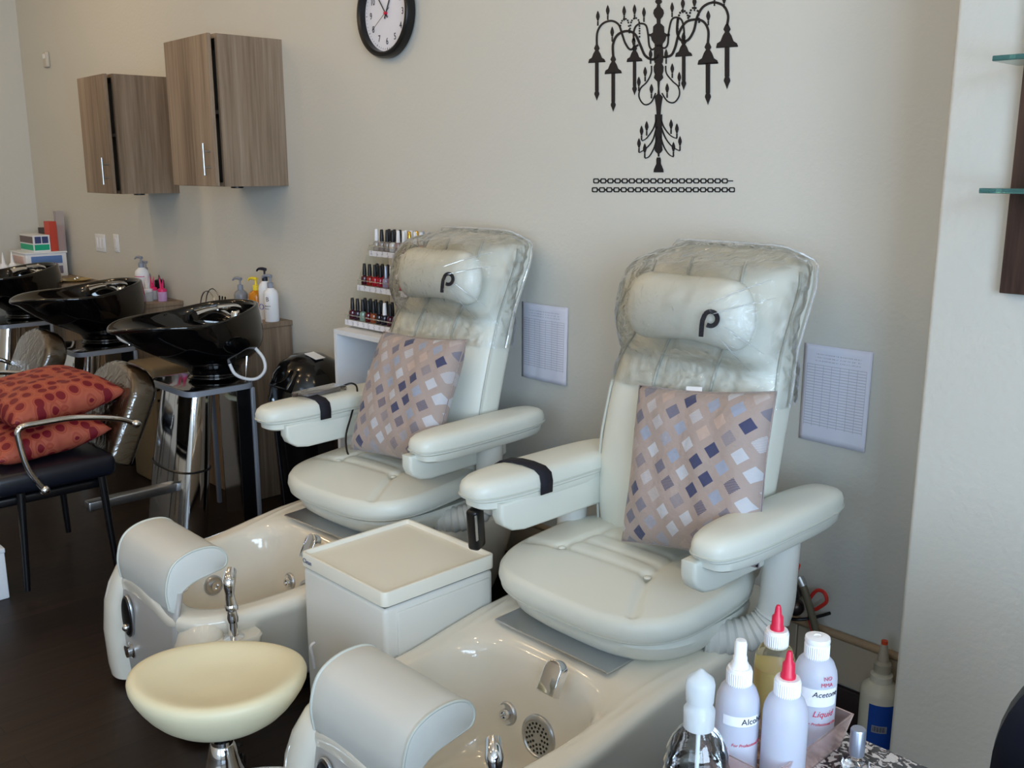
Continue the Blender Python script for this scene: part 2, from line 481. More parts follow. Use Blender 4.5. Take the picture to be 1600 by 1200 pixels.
# tiled skirting along the back wall: tiles with seams, top cap, dark baseboard
M['tile'] = mat('beige_tile', srgb(188, 172, 150), .35)
M['cap'] = mat('beige_cap', srgb(170, 142, 112), .45)
m = MB()
x = -3.2
while x < -.95:
    x2 = min(x+.262, -.92); m.box(((x+x2)/2, -.006, .195), (x2-x-.004, .012, .135), r=.002, seg=1); x = x2
struct(m, 'trim_1', M['tile'])
struct(MB().tube([(-3.2, -.010, .275), (-.92, -.010, .275)], .012, 10), 'trim_2', M['cap'])
m = MB().box((-2.06, -.009, .06), (2.28, .018, .12), r=.003)
struct(m, 'baseboard_back', mat('dark_baseboard', srgb(46, 32, 28), .5))
struct(MB().box(((XL-3.2)/2, -.009, .06), (-3.2-XL, .018, .12), r=.003), 'baseboard_left', M['white'])

# ------------------------------------------------------------------ pedicure spa (authored for the nearer unit)
XC = -1.55
def rim_z(x, y):
    z = .355 + .052*smoothstep(-1.04, -.78, y)
    z += .05*smoothstep(-1.33, -1.42, y)*(1-smoothstep(.08, .17, abs(x-(XC-.05))))
    return z
def seat_top(x, y, cx):
    return 0
PT = Vector((XC, -.85, .50))
TILT = Matrix.Translation(PT) @ Matrix.Rotation(R(4), 4, 'X') @ Matrix.Translation(-PT)
def make_spa():
    root = empty('pedicure_chair', (XC, -.8, 0))
    tx = XC-.03
    # --- foot basin body
    rings = []
    cy, cb = -.79, .67
    for z, a, b, e in ((.03, .225, .60, 4.5), (.05, .237, .615, 4.5), (.12, .262, .635, 4.5), (.22, .292, .655, 4.5), (.30, .315, .668, 4.5)):
        rings.append(sering(tx, cy, a, b, z, e, 72))
    rings.append(sering(tx, cy, .327, .675, lambda x, y: rim_z(x, y)-.035, 5, 72))
    rings.append(sering(tx, cy, .329, .676, lambda x, y: rim_z(x, y)-.012, 5, 72))
    rings.append(sering(tx, cy, .318, .668, lambda x, y: rim_z(x, y), 5, 72))
    oc, oa, ob = -1.13, .252, .265
    for t in (.15, .35, .6, .85):
        rings.append(sering(tx-.0*t, cy*(1-t)+oc*t, .313*(1-t)+oa*t, .662*(1-t)+ob*t, lambda x, y: rim_z(x, y)+.004, 5-1.2*t, 72))
    rings.append(sering(tx, oc, oa, ob, lambda x, y: rim_z(x, y)-.004, 3.8, 72))
    rings.append(sering(tx, oc, oa-.012, ob-.012, lambda x, y: rim_z(x, y)-.03, 3.8, 72))
    rings.append(sering(tx, oc-.005, oa-.028, ob-.025, .24, 3.8, 72))
    rings.append(sering(tx, oc-.01, oa-.045, ob-.045, .13, 3.6, 72))
    rings.append(sering(tx, oc-.01, oa-.065, ob-.065, .09, 3.4, 72))
    rings.append(sering(tx, oc-.01, oa-.10, ob-.10, .078, 3, 72))
    body = part(MB().loft(rings), 'foot_basin', M['acrylic'], root, sub=1)
    # --- black plinth strip
    part(MB().loft([sering(tx, cy, .235, .585, 0, 5), sering(tx, cy, .24, .59, .035, 5)]), 'plinth', M['black'], root)
    # --- two bulging front pillars
    for sx in (-1, 1):
        rr = []
        for z, xo, yo, a, b in (((.02, .222, -1.425, .062, .060), (.06, .223, -1.428, .064, .063), (.18, .218, -1.432, .064, .066), (.28, .206, -1.428, .062, .064), (.34, .190, -1.42, .058, .06), (.40, .165, -1.41, .050, .05), (.44, .150, -1.40, .03, .03)) if sx < 0 else ((.02, .225, -1.42, .085, .060), (.06, .228, -1.423, .088, .063), (.18, .235, -1.425, .088, .064), (.26, .236, -1.405, .084, .062), (.305, .232, -1.395, .076, .056), (.335, .230, -1.385, .060, .044), (.350, .228, -1.375, .034, .026), (.353, .228, -1.375, .012, .01))):
            rr.append(sering(tx+sx*xo, yo, a, b, z, 2.4, 28))
        part(MB().loft(rr), 'pillar', M['acrylic'], root)
    # --- recessed grey control panel with display and knob
    rr = []
    for z, yo in ((.05, -1.450), (.15, -1.460), (.25, -1.464), (.34, -1.458), (.42, -1.44)):
        rr.append([Vector((tx+u*.20, yo+.012*abs(u)**3, z)) for u in [i/10-1 for i in range(21)]])
    cp = MB().loft(rr, closed=False)
    cpo = part(cp, 'control_panel', M['acrylicgrey'], root, 'grey control panel')
    md = cpo.modifiers.new('t', 'SOLIDIFY'); md.thickness = .012; md.offset = 0
    Mx = Matrix.Translation((tx-.085, -1.470, .27)) @ Euler((R(90), 0, 0)).to_matrix().to_4x4()
    ov = [(.032*math.cos(2*PI*i/32), .062*math.sin(2*PI*i/32)) for i in range(32)]
    disp = part(MB().prism([(a*1.18, b*1.1) for a, b in ov], .008, Mx, .002), 'display_frame', M['steel'], root)
    part(MB().prism(ov, .012, Mx, .003), 'display', M['black'], disp)
    part(MB().sph((tx-.085, -1.483, .235), .012), 'button', M['chrome'], disp)
    Mk = Matrix.Translation((tx-.10, -1.462, .15)) @ Euler((R(90), 0, 0)).to_matrix().to_4x4()
    part(MB().lathe([(0, 0), (.026, 0), (.026, .006), (.019, .010), (.019, .022), (.0, .026)], mat=Mk), 'knob', M['chrome'], root)
    # --- padded leg rest hooked over the front
    prof = [(-1.462, .405), (-1.468, .46), (-1.455, .515), (-1.43, .545), (-1.385, .562), (-1.33, .562), (-1.292, .545), (-1.276, .515), (-1.285, .490), (-1.32, .482), (-1.385, .470), (-1.425, .445), (-1.432, .405), (-1.447, .395)]
    P = catmull([Vector((0, a, b)) for a, b in prof+[prof[0]]], 4)[:-1]
    rr = []
    for k, x in enumerate((-.150, -.147, -.137, -.10, 0, .12, .175, .187, .190)):
        s = (.90, .965, 1, 1, 1, 1, 1, .965, .90)[k]
        rr.append([Vector((tx+x, -1.385+(p.y+1.385)*s, .461+(p.z-.49)*s)) for p in P])
    pad = part(MB().loft(rr), 'leg_rest', M['leather2'], root)
    for x in (-.145, .186):
        part(MB().tube([Vector((tx+x, -1.385+(p.y+1.385)*.985, .461+(p.z-.49)*.985)) for p in P+[P[0]]], .0038, 6), 'piping', M['piping'], pad)
    part(MB().box((tx-.01, -1.385, .42), (.22, .07, .10), r=.02), 'rest_bracket', M['acrylic'], root)
    # --- jets, drain, spout, faucet
    def rose(c, r, n, name, mtl=M['steel'], holes=True):
        Mr = Matrix.Translation(c) @ Vector(n).to_track_quat('Z', 'Y').to_matrix().to_4x4()
        o = part(MB().lathe([(0, 0), (r, 0), (r, .006), (r*.86, .012), (r*.80, .012), (r*.76, .009), (0, .009)], mat=Mr, seg=36), name, mtl, body)
        if holes:
            h = MB()
            for k in range(3):
                q = r*(.3+.17*k)*1.0
                for i in range(8+5*k):
                    a = 2*PI*i/(8+5*k)
                    h.lathe([(0, .0085), (.0035, .0085), (.0035, .0098), (0, .0098)], mat=Mr @ Matrix.Translation((q*math.cos(a), q*math.sin(a), 0)), seg=8)
            part(h, 'perforations', M['black'], o)
        else:
            part(MB().lathe([(0, .009), (r*.5, .009), (r*.42, .022), (r*.25, .022), (r*.2, .012), (0, .012)], mat=Mr, seg=24), 'nozzle', M['chrome'], o)
    rose((tx+.012, -.905, .185), .058, (0, -1, .12), 'suction_cover')
    rose((tx-.105, -.900, .20), .034, (0, -1, .12), 'water_jet', holes=False)
    rose((tx+.118, -.905, .16), .034, (0, -1, .12), 'water_jet', holes=False)
    rose((tx-.222, -1.13, .22), .034, (1, 0, .12), 'water_jet', holes=False)
    Ms = Matrix.Translation((tx+.082, -.915, .385)) @ Euler((R(62), 0, R(0))).to_matrix().to_4x4()
    arch = [(-.028, -.045), (.028, -.045)]+[(.028*math.cos(PI*i/12), .012+.028*math.sin(PI*i/12)) for i in range(13)]
    part(MB().prism(arch, .030, Ms, .004), 'waterfall_spout', M['chrome'], body)
    fx, fy, fz = tx+.315, -1.33, rim_z(0, -1.2)
    fx, fy, fz = tx+.322, -1.340, .300
    part(MB().loft([rr_ for rr_ in (sering(tx+.285, fy, .012, .03, .12, 3, 32), sering(tx+.300, fy, .030, .06, .20, 3, 32), sering(tx+.315, fy, .045, .078, .26, 3, 32), sering(tx+.312, fy, .050, .084, .296, 3.4, 32), sering(tx+.312, fy, .046, .079, .303, 3.4, 32))]), 'faucet_ledge', M['acrylic'], body)
    fa = part(MB().lathe([(.0, 0), (.03, 0), (.03, .006), (.014, .010), (.0125, .05), (.016, .052), (.0175, .065), (.013, .085), (.019, .09), (.019, .10), (.014, .108), (0, .108)], (fx, fy, fz), 24), 'faucet', M['chrome'], body)
    part(MB().tube([(fx, fy, fz+.10), (fx-.002, fy-.002, fz+.135), (fx-.006, fy, fz+.17), (fx-.03, fy+.02, fz+.19)], [.017, .013, .019, .016], 14, 4), 'faucet_handle', M['chrome'], fa)
    # --- seat: base shell, cushion with stitched grooves
    sx_, sy_ = XC-.020, -.582
    rr = []
    for z, a, y0, y1, e in ((.392, .21, -.70, -.34, 3), (.396, .232, -.73, -.32, 3), (.412, .262, -.78, -.31, 3), (.438, .287, -.812, -.30, 3.2), (.47, .298, -.825, -.30, 3.2), (.488, .292, -.820, -.30, 3.2)):
        rr.append(sering(sx_, (y0+y1)/2, a, (y1-y0)/2, z, e, 64))
    base = part(MB().loft(rr), 'seat_base', M['leather'], root)
    part(MB().box((XC, -.50, .40), (.16, .3, .06), r=.02), 'swivel_mount', M['black'], root)
    part(MB().box((XC-.045, -.68, .412), (.40, .34, .006), r=.002, rot=(R(1), 0, 0)), 'mounting_plate', M['steel'], root)
    A1, B1 = Vector((-.165, -.065)), Vector((.125, -.055))
    segs = [(A1, B1), (A1, Vector((-.30, -.08))), (B1, Vector((.21, -.22))), (A1, Vector((-.13, .22))), (B1, Vector((.11, .22))), (Vector((-.15, .0)), Vector((.12, .0))), (Vector((-.14, .065)), Vector((.115, .065)))]
    wts = [.6, 1.35, 1.35, 1, .9, .55, .55]
    def groove(x, y):
        g = 0; p = Vector((x, y))
        for (a, b), w in zip(segs, wts):
            d = b-a; t = max(0, min(1, (p-a).dot(d)/d.length_squared)); dd = (p-(a+d*t)).length
            g += w*.0075*math.exp(-(dd/.011)**2)
        for q in (A1, B1): g += .010*math.exp(-((p-q).length/.016)**2)
        return g
    n = 120
    rings = []
    outer = [(.485, .285, .245), (.484, .303, .262), (.494, .313, .271), (.516, .318, .276), (.537, .314, .272), (.552, .303, .262)]
    for z, a, b in outer: rings.append(sering(sx_, sy_, a, b, z, 3.2, n))
    for k in range(1, 32):
        s = 1-k/32
        ring = []
        for p in sering(0, 0, .303*s, .262*s, 0, 3.2-1.0*(1-s), n):
            h = .552+.024*(1-s**2.4)
            ring.append(Vector((sx_+p.x, sy_+p.y, h-groove(p.x, p.y))))
        rings.append(ring)
    cush = part(MB().loft(rings), 'seat_cushion', M['leather'], root, angle=0)
    part(MB().tube(sering(sx_, sy_, .311, .269, .493, 3.2, 96)+[sering(sx_, sy_, .311, .269, .493, 3.2, 96)[0]], .0032, 6), 'piping', M['piping'], cush)
    cush.matrix_basis = Matrix.Translation(-Vector(root.location)) @ TILT
    for q in (A1, B1): part(MB().sph((sx_+q.x, sy_+q.y, .564), .010, (1, 1, .4)), 'button', M['leather'], cush)
    # --- backrest
    prof = [(.50, .20, -.415, .10, 3), (.515, .235, -.435, .13, 3), (.56, .262, -.452, .15, 3.6), (.70, .270, -.455, .16, 3.8), (.85, .272, -.442, .165, 3.8), (.98, .268, -.420, .165, 3.8), (1.06, .262, -.398, .165, 3.8), (1.11, .248, -.375, .16, 3.6), (1.145, .238, -.352, .155, 3.6), (1.22, .238, -.325, .155, 3.6), (1.30, .242, -.300, .155, 3.8), (1.345, .234, -.288, .15, 3.6), (1.368, .214, -.272, .13, 3.4), (1.382, .178, -.252, .095, 3), (1.387, .12, -.235, .055, 2.6)]
    def cxz(z): return XC+.03*smoothstep(.6, 1.4, z)
    rr = [sering(cxz(z), yf+t/2, a, t/2, z, e, 56) for z, a, yf, t, e in prof]
    back = part(MB().loft(rr), 'backrest', M['leather'], root, sub=1)
    # stitched channel seams and side welt
    def yfront(z, k=0):
        for i in range(len(prof)-1):
            if prof[i][0] <= z <= prof[i+1][0]:
                t = (z-prof[i][0])/(prof[i+1][0]-prof[i][0])
                return [prof[i][j]*(1-t)+prof[i+1][j]*t for j in range(5)]
        return list(prof[-1])
    for sgn in (-1, 1):
        pts = [(cxz(z)+sgn*.085*(1+.25*(1.36-z)), yfront(z)[2]-.001, z) for z in [.98+.02*i for i in range(20)]]
        part(MB().tube(pts, .0045, 8), 'seam', M['piping'], back)
        pts = [(cxz(z)+sgn*(yfront(z)[1]*.985), yfront(z)[2]+.035, z) for z in [.56+.03*i for i in range(27)]]
        part(MB().tube(pts, .0038, 6), 'seam', M['piping'], back)
    # panels bulging between the seams
    for a, b in ((-.078, .078),):
        rr = []
        for z, s in ((.97, .5), (1.0, .65), (1.04, .9), (1.08, 1), (1.12, 1), (1.2, .95), (1.3, .92), (1.335, .8), (1.35, .5)):
            rr.append(sering(cxz(z)+(a+b)/2, yfront(z)[2]+.012, (b-a)/2, .020*s, z, 2.6, 24))
        part(MB().loft(rr), 'back_panel', M['leather'], back)
    # --- head pillow
    def pillow(cx, cy, cz):
        rr = []
        for i in range(23):
            u = -1+2*i/22
            x = .200*u
            e = (1-abs(u)**6)**.5 if abs(u) < 1 else 0
            e = max(e, .12)
            hz = (.085+.020*abs(u)**1.5)*e
            hy = (.048+.010*abs(u)**2)*e
            zc = cz + .012*(1-abs(u)**2)
            rr.append([Vector((cx+x, cy+hy*math.cos(t), zc+hz*math.sin(t))) for t in [2*PI*j/28 for j in range(28)]])
        return MB().loft(rr)
    pc = (XC+.022, -.395, 1.226)
    pl = part(pillow(*pc), 'head_pillow', M['leather'], root, sub=1)
    # the emblem: a looped letter p made of a bowl and a tail
    lg = MB()
    LX, LY, LZ = pc[0]+.112, pc[1]-.062, pc[2]-.006
    def ribbon(pts, w, y):
        for i in range(len(pts)-1):
            (x0, z0), (x1, z1) = pts[i], pts[i+1]
            d = Vector((x1-x0, z1-z0)).normalized(); nn = Vector((-d.y, d.x))*w/2
            e = d*w*.12
            vs = [lg.bm.verts.new(v) for v in ((x0-e.x+nn.x, y, z0-e.y+nn.y), (x1+e.x+nn.x, y, z1+e.y+nn.y), (x1+e.x-nn.x, y, z1+e.y-nn.y), (x0-e.x-nn.x, y, z0-e.y-nn.y))]
            lg.bm.faces.new(vs)
    ribbon([(.018*math.cos(a), .008+.018*math.sin(a)) for a in [R(150-12*i) for i in range(23)]], .0115, 0)
    ribbon([(-.016, .016), (-.021, .002), (-.022, -.012), (-.022, -.038)], .0120, 0)
    lo = part(lg, 'emblem', M['ink'], pl, smooth=False)
    lo.location = (LX, LY, LZ); lo.rotation_euler = (R(-4), 0, R(14))
    md = lo.modifiers.new('t', 'SOLIDIFY'); md.thickness = .003
    # --- clear plastic slip over the top
    fr = []
    for z, add in ((1.005, .010), (1.03, .010), (1.08, .011), (1.10, .022), (1.115, .060), (1.135, .105), (1.17, .145), (1.21, .165), (1.25, .172), (1.29, .172), (1.32, .162), (1.345, .140), (1.362, .085), (1.376, .030), (1.393, .008), (1.398, .004)):
        q = yfront(min(z, 1.385)); _, a, yf, t, e = q
        y0, y1 = yf-add, yf+t+.008
        ex = 3.6 if add < .03 else 2.9
        fr.append(sering(cxz(z), (y0+y1)/2, a+.011, (y1-y0)/2, z, ex, 72))
    cv = part(MB().loft(fr, cap0=False), 'plastic_cover', M['film'], root, 'clear plastic slip cover')
    md = cv.modifiers.new('s', 'SUBSURF'); md.levels = 2; md.render_levels = 2
    tx1_ = bpy.data.textures.new('film_wrinkle', 'CLOUDS'); tx1_.noise_scale = .035; tx1_.noise_depth = 2
    md = cv.modifiers.new('w', 'DISPLACE'); md.texture = tx1_; md.strength = .012; md.mid_level = .35
    # folds that radiate from the right end of the head pillow, and the welded rim of the slip
    fo = MB()
    for (ax_, ay_, az_, bx_, by_, bz_, k) in ((.13, -.085, .045, .235, .04, .10, 1), (.14, -.075, .02, .245, .05, .055, .8), (.165, -.06, -.01, .24, .02, -.085, 1), (.14, -.06, -.03, .215, .0, -.13, .9)):
        a_ = Vector((pc[0]+ax_, pc[1]+ay_-.02, pc[2]+az_)); b_ = Vector((pc[0]+bx_-.02, pc[1]+by_-.0, pc[2]+bz_))
        fo.tube([a_, a_.lerp(b_, .5)+Vector((.004, -.010, .002)), b_], [.0006, .0020*k, .0006], 6, 4)
    part(fo, 'plastic_folds', M['film_fold'], cv)
    rim = [Vector((cxz(z)+sg*(yfront(min(z, 1.385))[1]+.013), yfront(min(z, 1.385))[2]+.085, z)) for sg, zs in ((-1, [1.005+.02*i for i in range(19)]), (1, [1.365-.02*i for i in range(19)])) for z in zs]
    top = [Vector((cxz(1.39)+dx, -.235, 1.397+.006*(1-(dx/.2)**2))) for dx in (-.17, -.1, 0, .1, .17)]
    part(MB().tube(rim[:19]+top+rim[19:], .0028, 6, 2), 'plastic_edge', M['film_fold'], cv)
    # --- armrests
    arms = []
    for sgn, xa, y0, y1, w in ((-1, XC-.325, -.875, -.26, .080), (1, XC+.352, -.765, -.185, .070)):
        def stad(w, y0, y1, z, e=3.4): return sering(xa, (y0+y1)/2, w, (y1-y0)/2, z, e, 48)
        rr = [stad(w*.9, y0+.014, y1-.014, .728), stad(w*.98, y0+.004, y1-.004, .733), stad(w, y0, y1, .746), stad(w, y0, y1, .760), stad(w*.96, y0+.006, y1-.006, .774), stad(w*.86, y0+.02, y1-.02, .784), stad(w*.6, y0+.05, y1-.05, .790), stad(w*.25, y0+.1, y1-.1, .792)]
        ar = part(MB().loft(rr), 'armrest', M['leather'], root)
        pr = stad(w*1.0, y0-.001, y1+.001, .742)
        part(MB().tube(pr+[pr[0]], .003, 6), 'piping', M['piping'], ar)
        rr = [stad(w*.84, y0+.03, y1-.02, .704), stad(w*.90, y0+.02, y1-.014, .710), stad(w*.92, y0+.018, y1-.012, .729)]
        part(MB().loft(rr), 'armrest_base', M['leather'], ar)
        # hanging side panel with rounded lower front corner
        q0 = y0+(.060 if sgn < 0 else -.005)
        pp = [(q0, .725), (q0, .685), (q0+.012, .66), (q0+.045, .638), (q0+.09, .630), (-.36, .630), (-.33, .64), (-.33, .725)]
        xin = xa-sgn*w*(.62 if sgn < 0 else .5)
        Mp = Matrix(((0, 0, 1, xin-.022), (1, 0, 0, 0), (0, 1, 0, 0), (0, 0, 0, 1)))
        part(MB().prism(pp, .044, Mp, .010), 'side_panel', M['leather'], ar)
        for ky in (-.56, -.44):
            part(MB().sph((xa+sgn*.02, ky, .700), .014, (1, 1.2, .7)), 'knob', M['black'], ar)
        # fabric boot over the arm post
        bx = xa+sgn*.012
        pts = [Vector((bx, -.44, .72)), Vector((bx, -.445, .62)), Vector((bx, -.45, .54)), Vector((bx-sgn*.01, -.46, .49)), Vector((bx-sgn*.04, -.49, .455)), Vector((bx-sgn*.085, -.53, .44)), Vector((bx-sgn*.13, -.57, .44))]
        PP = catmull(pts, 8)
        rad = []
        for i in range(len(PP)):
            t = i/(len(PP)-1)
            rad.append(.044 if t < .45 else .043+.0035*math.sin(i*2.1))
        part(MB().tube(PP, rad, 20), 'post_boot', M['leather2'], root)
        arms.append(ar)
    # webbing strap over the left armrest
    xa = XC-.325
    rr = []
    for y in (-.70, -.655):
        rr.append([Vector((xa+w_, y+.02*(w_+.08)/.16, z)) for w_, z in ((-.083, .73), (-.084, .755), (-.079, .777), (-.06, .790), (-.02, .7955), (.02, .7955), (.06, .790), (.079, .777), (.084, .755), (.083, .722))])
    so = part(MB().loft(rr, closed=False), 'strap', M['strap'], arms[0], 'black webbing strap')
    md = so.modifiers.new('t', 'SOLIDIFY'); md.thickness = .003; md.offset = 1
    return root

spa = make_spa()
tag(spa, 'nearer cream pedicure spa chair, with a small remote hanging under its left armrest', 'pedicure chair', 'cream pedicure spa chairs')
spa2 = copy_tree(spa)
spa2.location = (XC-1.125, -.77, 0)
P0 = Vector((XC, -.50, 0)); PB = Vector((XC, -.42, .52))
SW = Matrix.Translation(P0) @ Matrix.Rotation(R(3.5), 4, 'Z') @ Matrix.Translation(-P0)
RC = Matrix.Translation(PB) @ Matrix.Rotation(R(-4.5), 4, 'X') @ Matrix.Translation(-PB)
OFF = Matrix.Translation(-Vector(spa.location))
for c in spa2.children:
    nm = c.name.split('.')[0]
    if nm in ('backrest', 'head_pillow', 'plastic_cover'): c.matrix_basis = OFF @ SW @ RC
    elif nm == 'seat_cushion': c.matrix_basis = OFF @ SW @ TILT
    elif nm in ('seat_base', 'armrest', 'post_boot', 'mounting_plate'): c.matrix_basis = OFF @ SW
tag(spa2, 'farther cream pedicure spa chair, between the black shampoo bowls and the white trolley', 'pedicure chair', 'cream pedicure spa chairs')
# remote in its holder: only on the nearer chair
arm0 = [c for c in spa.children if c.name.startswith('armrest')][0]
rm = part(MB().box((XC-.340, -.830, .640), (.036, .048, .12), r=.010, rot=(R(6), 0, R(20))), 'remote_holder', M['black'], arm0, 'black hanging remote control')
part(MB().box((XC-.3215, -.838, .650), (.004, .028, .075), r=.0015, rot=(R(6), 0, R(20))), 'keypad', M['steel'], rm)

# ------------------------------------------------------------------ throw pillows on the chairs
def throw_pillow(s=.40, h=.065, seed=1, n=36, pinch=.05):
    rn = random.Random(seed)
    ph = [rn.uniform(0, 6) for _ in range(6)]
    def f(side):
        def g(u, v):
            a, b = u*2-1, v*2-1
            px = a*s/2*(1-pinch*(1-b*b)) ; py = b*s/2*(1-pinch*(1-a*a))
            t = max(0, (1-a**4)*(1-b**4))**.55
            w = .004*math.sin(5*a+ph[0])*math.cos(6*b+ph[1])+.003*math.sin(13*a+ph[2]+3*b)
            return Vector((px, py, side*(h*t+w*t)))
        return g
    m = MB(); m.grid(f(1), n, n); m.grid(f(-1), n, n)
    return m
def put_pillow(loc, rot, label, group, mt, s, h, seed, name='throw_pillow', piping=True):
    r = empty(name, loc); tag(r, label, 'cushion', group)
    r.rotation_euler = rot
    c = throw_pillow(s, h, seed).build('cover', mt, r, weld=.0004, angle=0)
    if piping:
        pts = []
        for k in range(4):
            for i in range(12):
                a = -1+2*i/12
                q = [(a, -1), (1, a), (-a, 1), (-1, -a)][k]
                pts.append(Vector((q[0]*s/2*(1-.05*(1-q[1]**2)), q[1]*s/2*(1-.05*(1-q[0]**2)), 0)))
        pts.append(pts[0])
        MB().tube(pts, .0022, 6).build('edge_seam', mt, r)
    return r
pa = put_pillow((XC+.140, -.505, .842), (R(74), R(-7), R(0)), 'diamond-patterned taupe cushion with a white tag, on the nearer pedicure chair', 'diamond-patterned cushions', M['throw'], .425, .060, 1)
tg = MB().box((-.03, .204, .0), (.05, .022, .0015)).build('care_tag', M['white'], pa)
tg['label'] = 'white care tag'
pb = put_pillow((XC-1.125+.065, -.505, .832), (R(66), R(-3), R(2)), 'diamond-patterned taupe cushion tilted sideways on the farther pedicure chair', 'diamond-patterned cushions', M['throw'], .44, .068, 2)

# ------------------------------------------------------------------ white side trolley between the two chairs
tr = empty('side_trolley', (-2.115, -.93, 0), 0, 'white square side trolley with a tray top, standing between the two pedicure chairs', 'trolley')
tx0, tx1, ty0, ty1 = -2.315, -1.915, -1.125, -.735
cxT, cyT = (tx0+tx1)/2, (ty0+ty1)/2
part(MB().box((cxT, cyT, .257), (tx1-tx0-.008, ty1-ty0-.008, .455), r=.014), 'body', M['trolley'], tr)
m = MB()
w_, d_ = (tx1-tx0)/2, (ty1-ty0)/2
def rrect(cx, cy, a, b, r, z, k=6):
    out = []
    for sx, sy, a0 in ((1, 1, 0), (-1, 1, 90), (-1, -1, 180), (1, -1, 270)):
        for i in range(k+1):
            t = R(a0+90*i/k); out.append(Vector((cx+sx*(a-r)+r*math.cos(t), cy+sy*(b-r)+r*math.sin(t), z)))
    return out
rr = [rrect(cxT, cyT, w_-i, d_-i, max(.003, .018-i), z) for i, z in ((0, .4905), (0, .5275), (.0008, .5292), (.003, .530), (.0085, .530), (.0105, .5285), (.0125, .522), (.0145, .519))]
tt = part(m.loft(rr), 'tray_top', M['trolleytop'], tr)
part(MB().box((cxT, cyT, .488), (tx1-tx0-.014, ty1-ty0-.014, .007)), 'shadow_gap', M['line'], tr)
dr = part(MB().box((tx1-.002, cyT+.01, .245), (.010, ty1-ty0-.065, .44), r=.003), 'door', M['trolley'], tr)
ptext('Clean', .019, (tx0+.016, ty0-.0012, .503), (R(90), 0, 0), mat('slate_print', srgb(84, 90, 120), .6), tr)
part(MB().tube([(tx0+.06, ty0-.002, .27), (tx0+.06, ty0-.016, .262), (tx0+.062, ty0-.012, .23), (tx0+.058, ty0-.006, .19)], .004, 8, 4), 'hook', M['white'], tr)
for x in (tx0+.04, tx1-.04):
    for y in (ty0+.04, ty1-.04):
        part(MB().tube([(x-.012, y, .017), (x+.012, y, .017)], .017, 16), 'caster', M['black'], tr)

# ------------------------------------------------------------------ stool
st = empty('pedicure_stool', (-2.022, -1.538, 0), R(44), 'low stool with a dished yellowish cream seat and chrome base, in front of the trolley', 'stool')
def sr(a, b, z, k=0, n=56):
    out = []
    for i in range(n):
        t = 2*PI*i/n
        x = a*math.cos(t); y = b*math.sin(t)*(1+.04*math.cos(t))
        zz = z + (.013*(abs(math.cos(t))**2)*k)
        out.append(Vector((x, y, zz-.066)))
    return out
rr = [sr(.07, .07, .365), sr(.11, .10, .368), sr(.160, .135, .392, .3), sr(.192, .162, .43, .6), sr(.214, .178, .465, .8), sr(.210, .174, .486, .9), sr(.190, .158, .493, .85), sr(.155, .130, .485, .6), sr(.10, .09, .472, .3), sr(.05, .05, .468, .1), sr(.015, .015, .467, 0)]
MB().loft(rr).build('seat', M['stool'], st, sub=1)
MB().lathe([(.0, .297), (.07, .297), (.075, .307), (.07, .313), (0, .313)]).build('seat_plate', M['black'], st)
MB().lathe([(.026, .16), (.026, .25), (.020, .255), (.020, .305)]).build('gas_post', M['chrome'], st)
MB().lathe([(.0, .10), (.045, .103), (.056, .13), (.054, .16), (.042, .18), (.036, .21), (.030, .235), (.026, .24)]).build('hub', M['chrome'], st)
for k in range(5):
    a = 2*PI*k/5+.5
    c, s = math.cos(a), math.sin(a)
    lg = MB().tube([(.03*c, .03*s, .135), (.13*c, .13*s, .12), (.235*c, .235*s, .07)], [.019, .015, .012], 12, 3).build('leg', M['chrome'], st)
    MB().tube([(.235*c-.014*s, .235*s+.014*c, .026), (.235*c+.014*s, .235*s-.014*c, .026)], .026, 16).build('caster', M['black'], lg)
    MB().cyl((.235*c, .235*s, .045), (.235*c, .235*s, .085), .008, 8).build('caster_stem', M['black'], lg)

# ------------------------------------------------------------------ granite table with the tray of bottles
TZ = .75
gt = empty('manicure_table', (-.2, -1.65, 0), 0, 'manicure table with a black and white speckled granite top, at the lower right', 'table')
x0, x1, y0, y1, rc = -.712, .35, -2.05, -1.187, .07
pts = []
for cx_, cy_, a0 in ((x1-rc, y1-rc, 0), (x0+rc, y1-rc, 90), (x0+rc, y0+rc, 180), (x1-rc, y0+rc, 270)):
    for i in range(7):
        a = R(a0+15*i); pts.append((cx_+rc*math.cos(a), cy_+rc*math.sin(a)))
part(MB().prism(pts, .03, Matrix.Translation((0, 0, TZ-.03)), .005), 'table_top', M['granite'], gt)
part(MB().box((-.05, -1.72, .36), (.5, .45, .72), r=.01), 'table_base', M['cabdark'], gt)

def translucent(name, col, rough=.35, t=.75):
    return mat(name, col, rough, trans=t, ior=1.35)
M['milky'] = mat('milky_plastic', srgb(216, 220, 236), .38, trans=.35, ior=1.3, sss=.2)
M['yellowliq'] = mat('yellow_liquid_bottle', srgb(226, 206, 130), .35, trans=.3, ior=1.3, sss=.2)
def petmat():
    m = M['film'].copy(); m.name = 'clear_bottle_plastic'
    for n in m.node_tree.nodes:
        if n.type == 'FRESNEL': n.inputs['IOR'].default_value = 1.45
        if n.type == 'BUMP': n.inputs['Strength'].default_value = .05
        if n.type == 'BSDF_TRANSPARENT': n.inputs['Color'].default_value = (.90, .94, .97, 1)
    return m
M['clearpet'] = petmat()
M['redcap'] = mat('red_cap', srgb(205, 30, 66), .35)
M['whitecap'] = mat('white_cap', srgb(236, 238, 244), .4)
M['pinkacr'] = mat('pink_acrylic', (1, .80, .75, 1), .2, trans=.9, ior=1.3)
M['label'] = mat('white_label', srgb(228, 230, 240), .6)
M['glass'] = mat('clear_glass', (1, 1, 1, 1), .03, trans=1, ior=1.45)
TB = TZ+.006
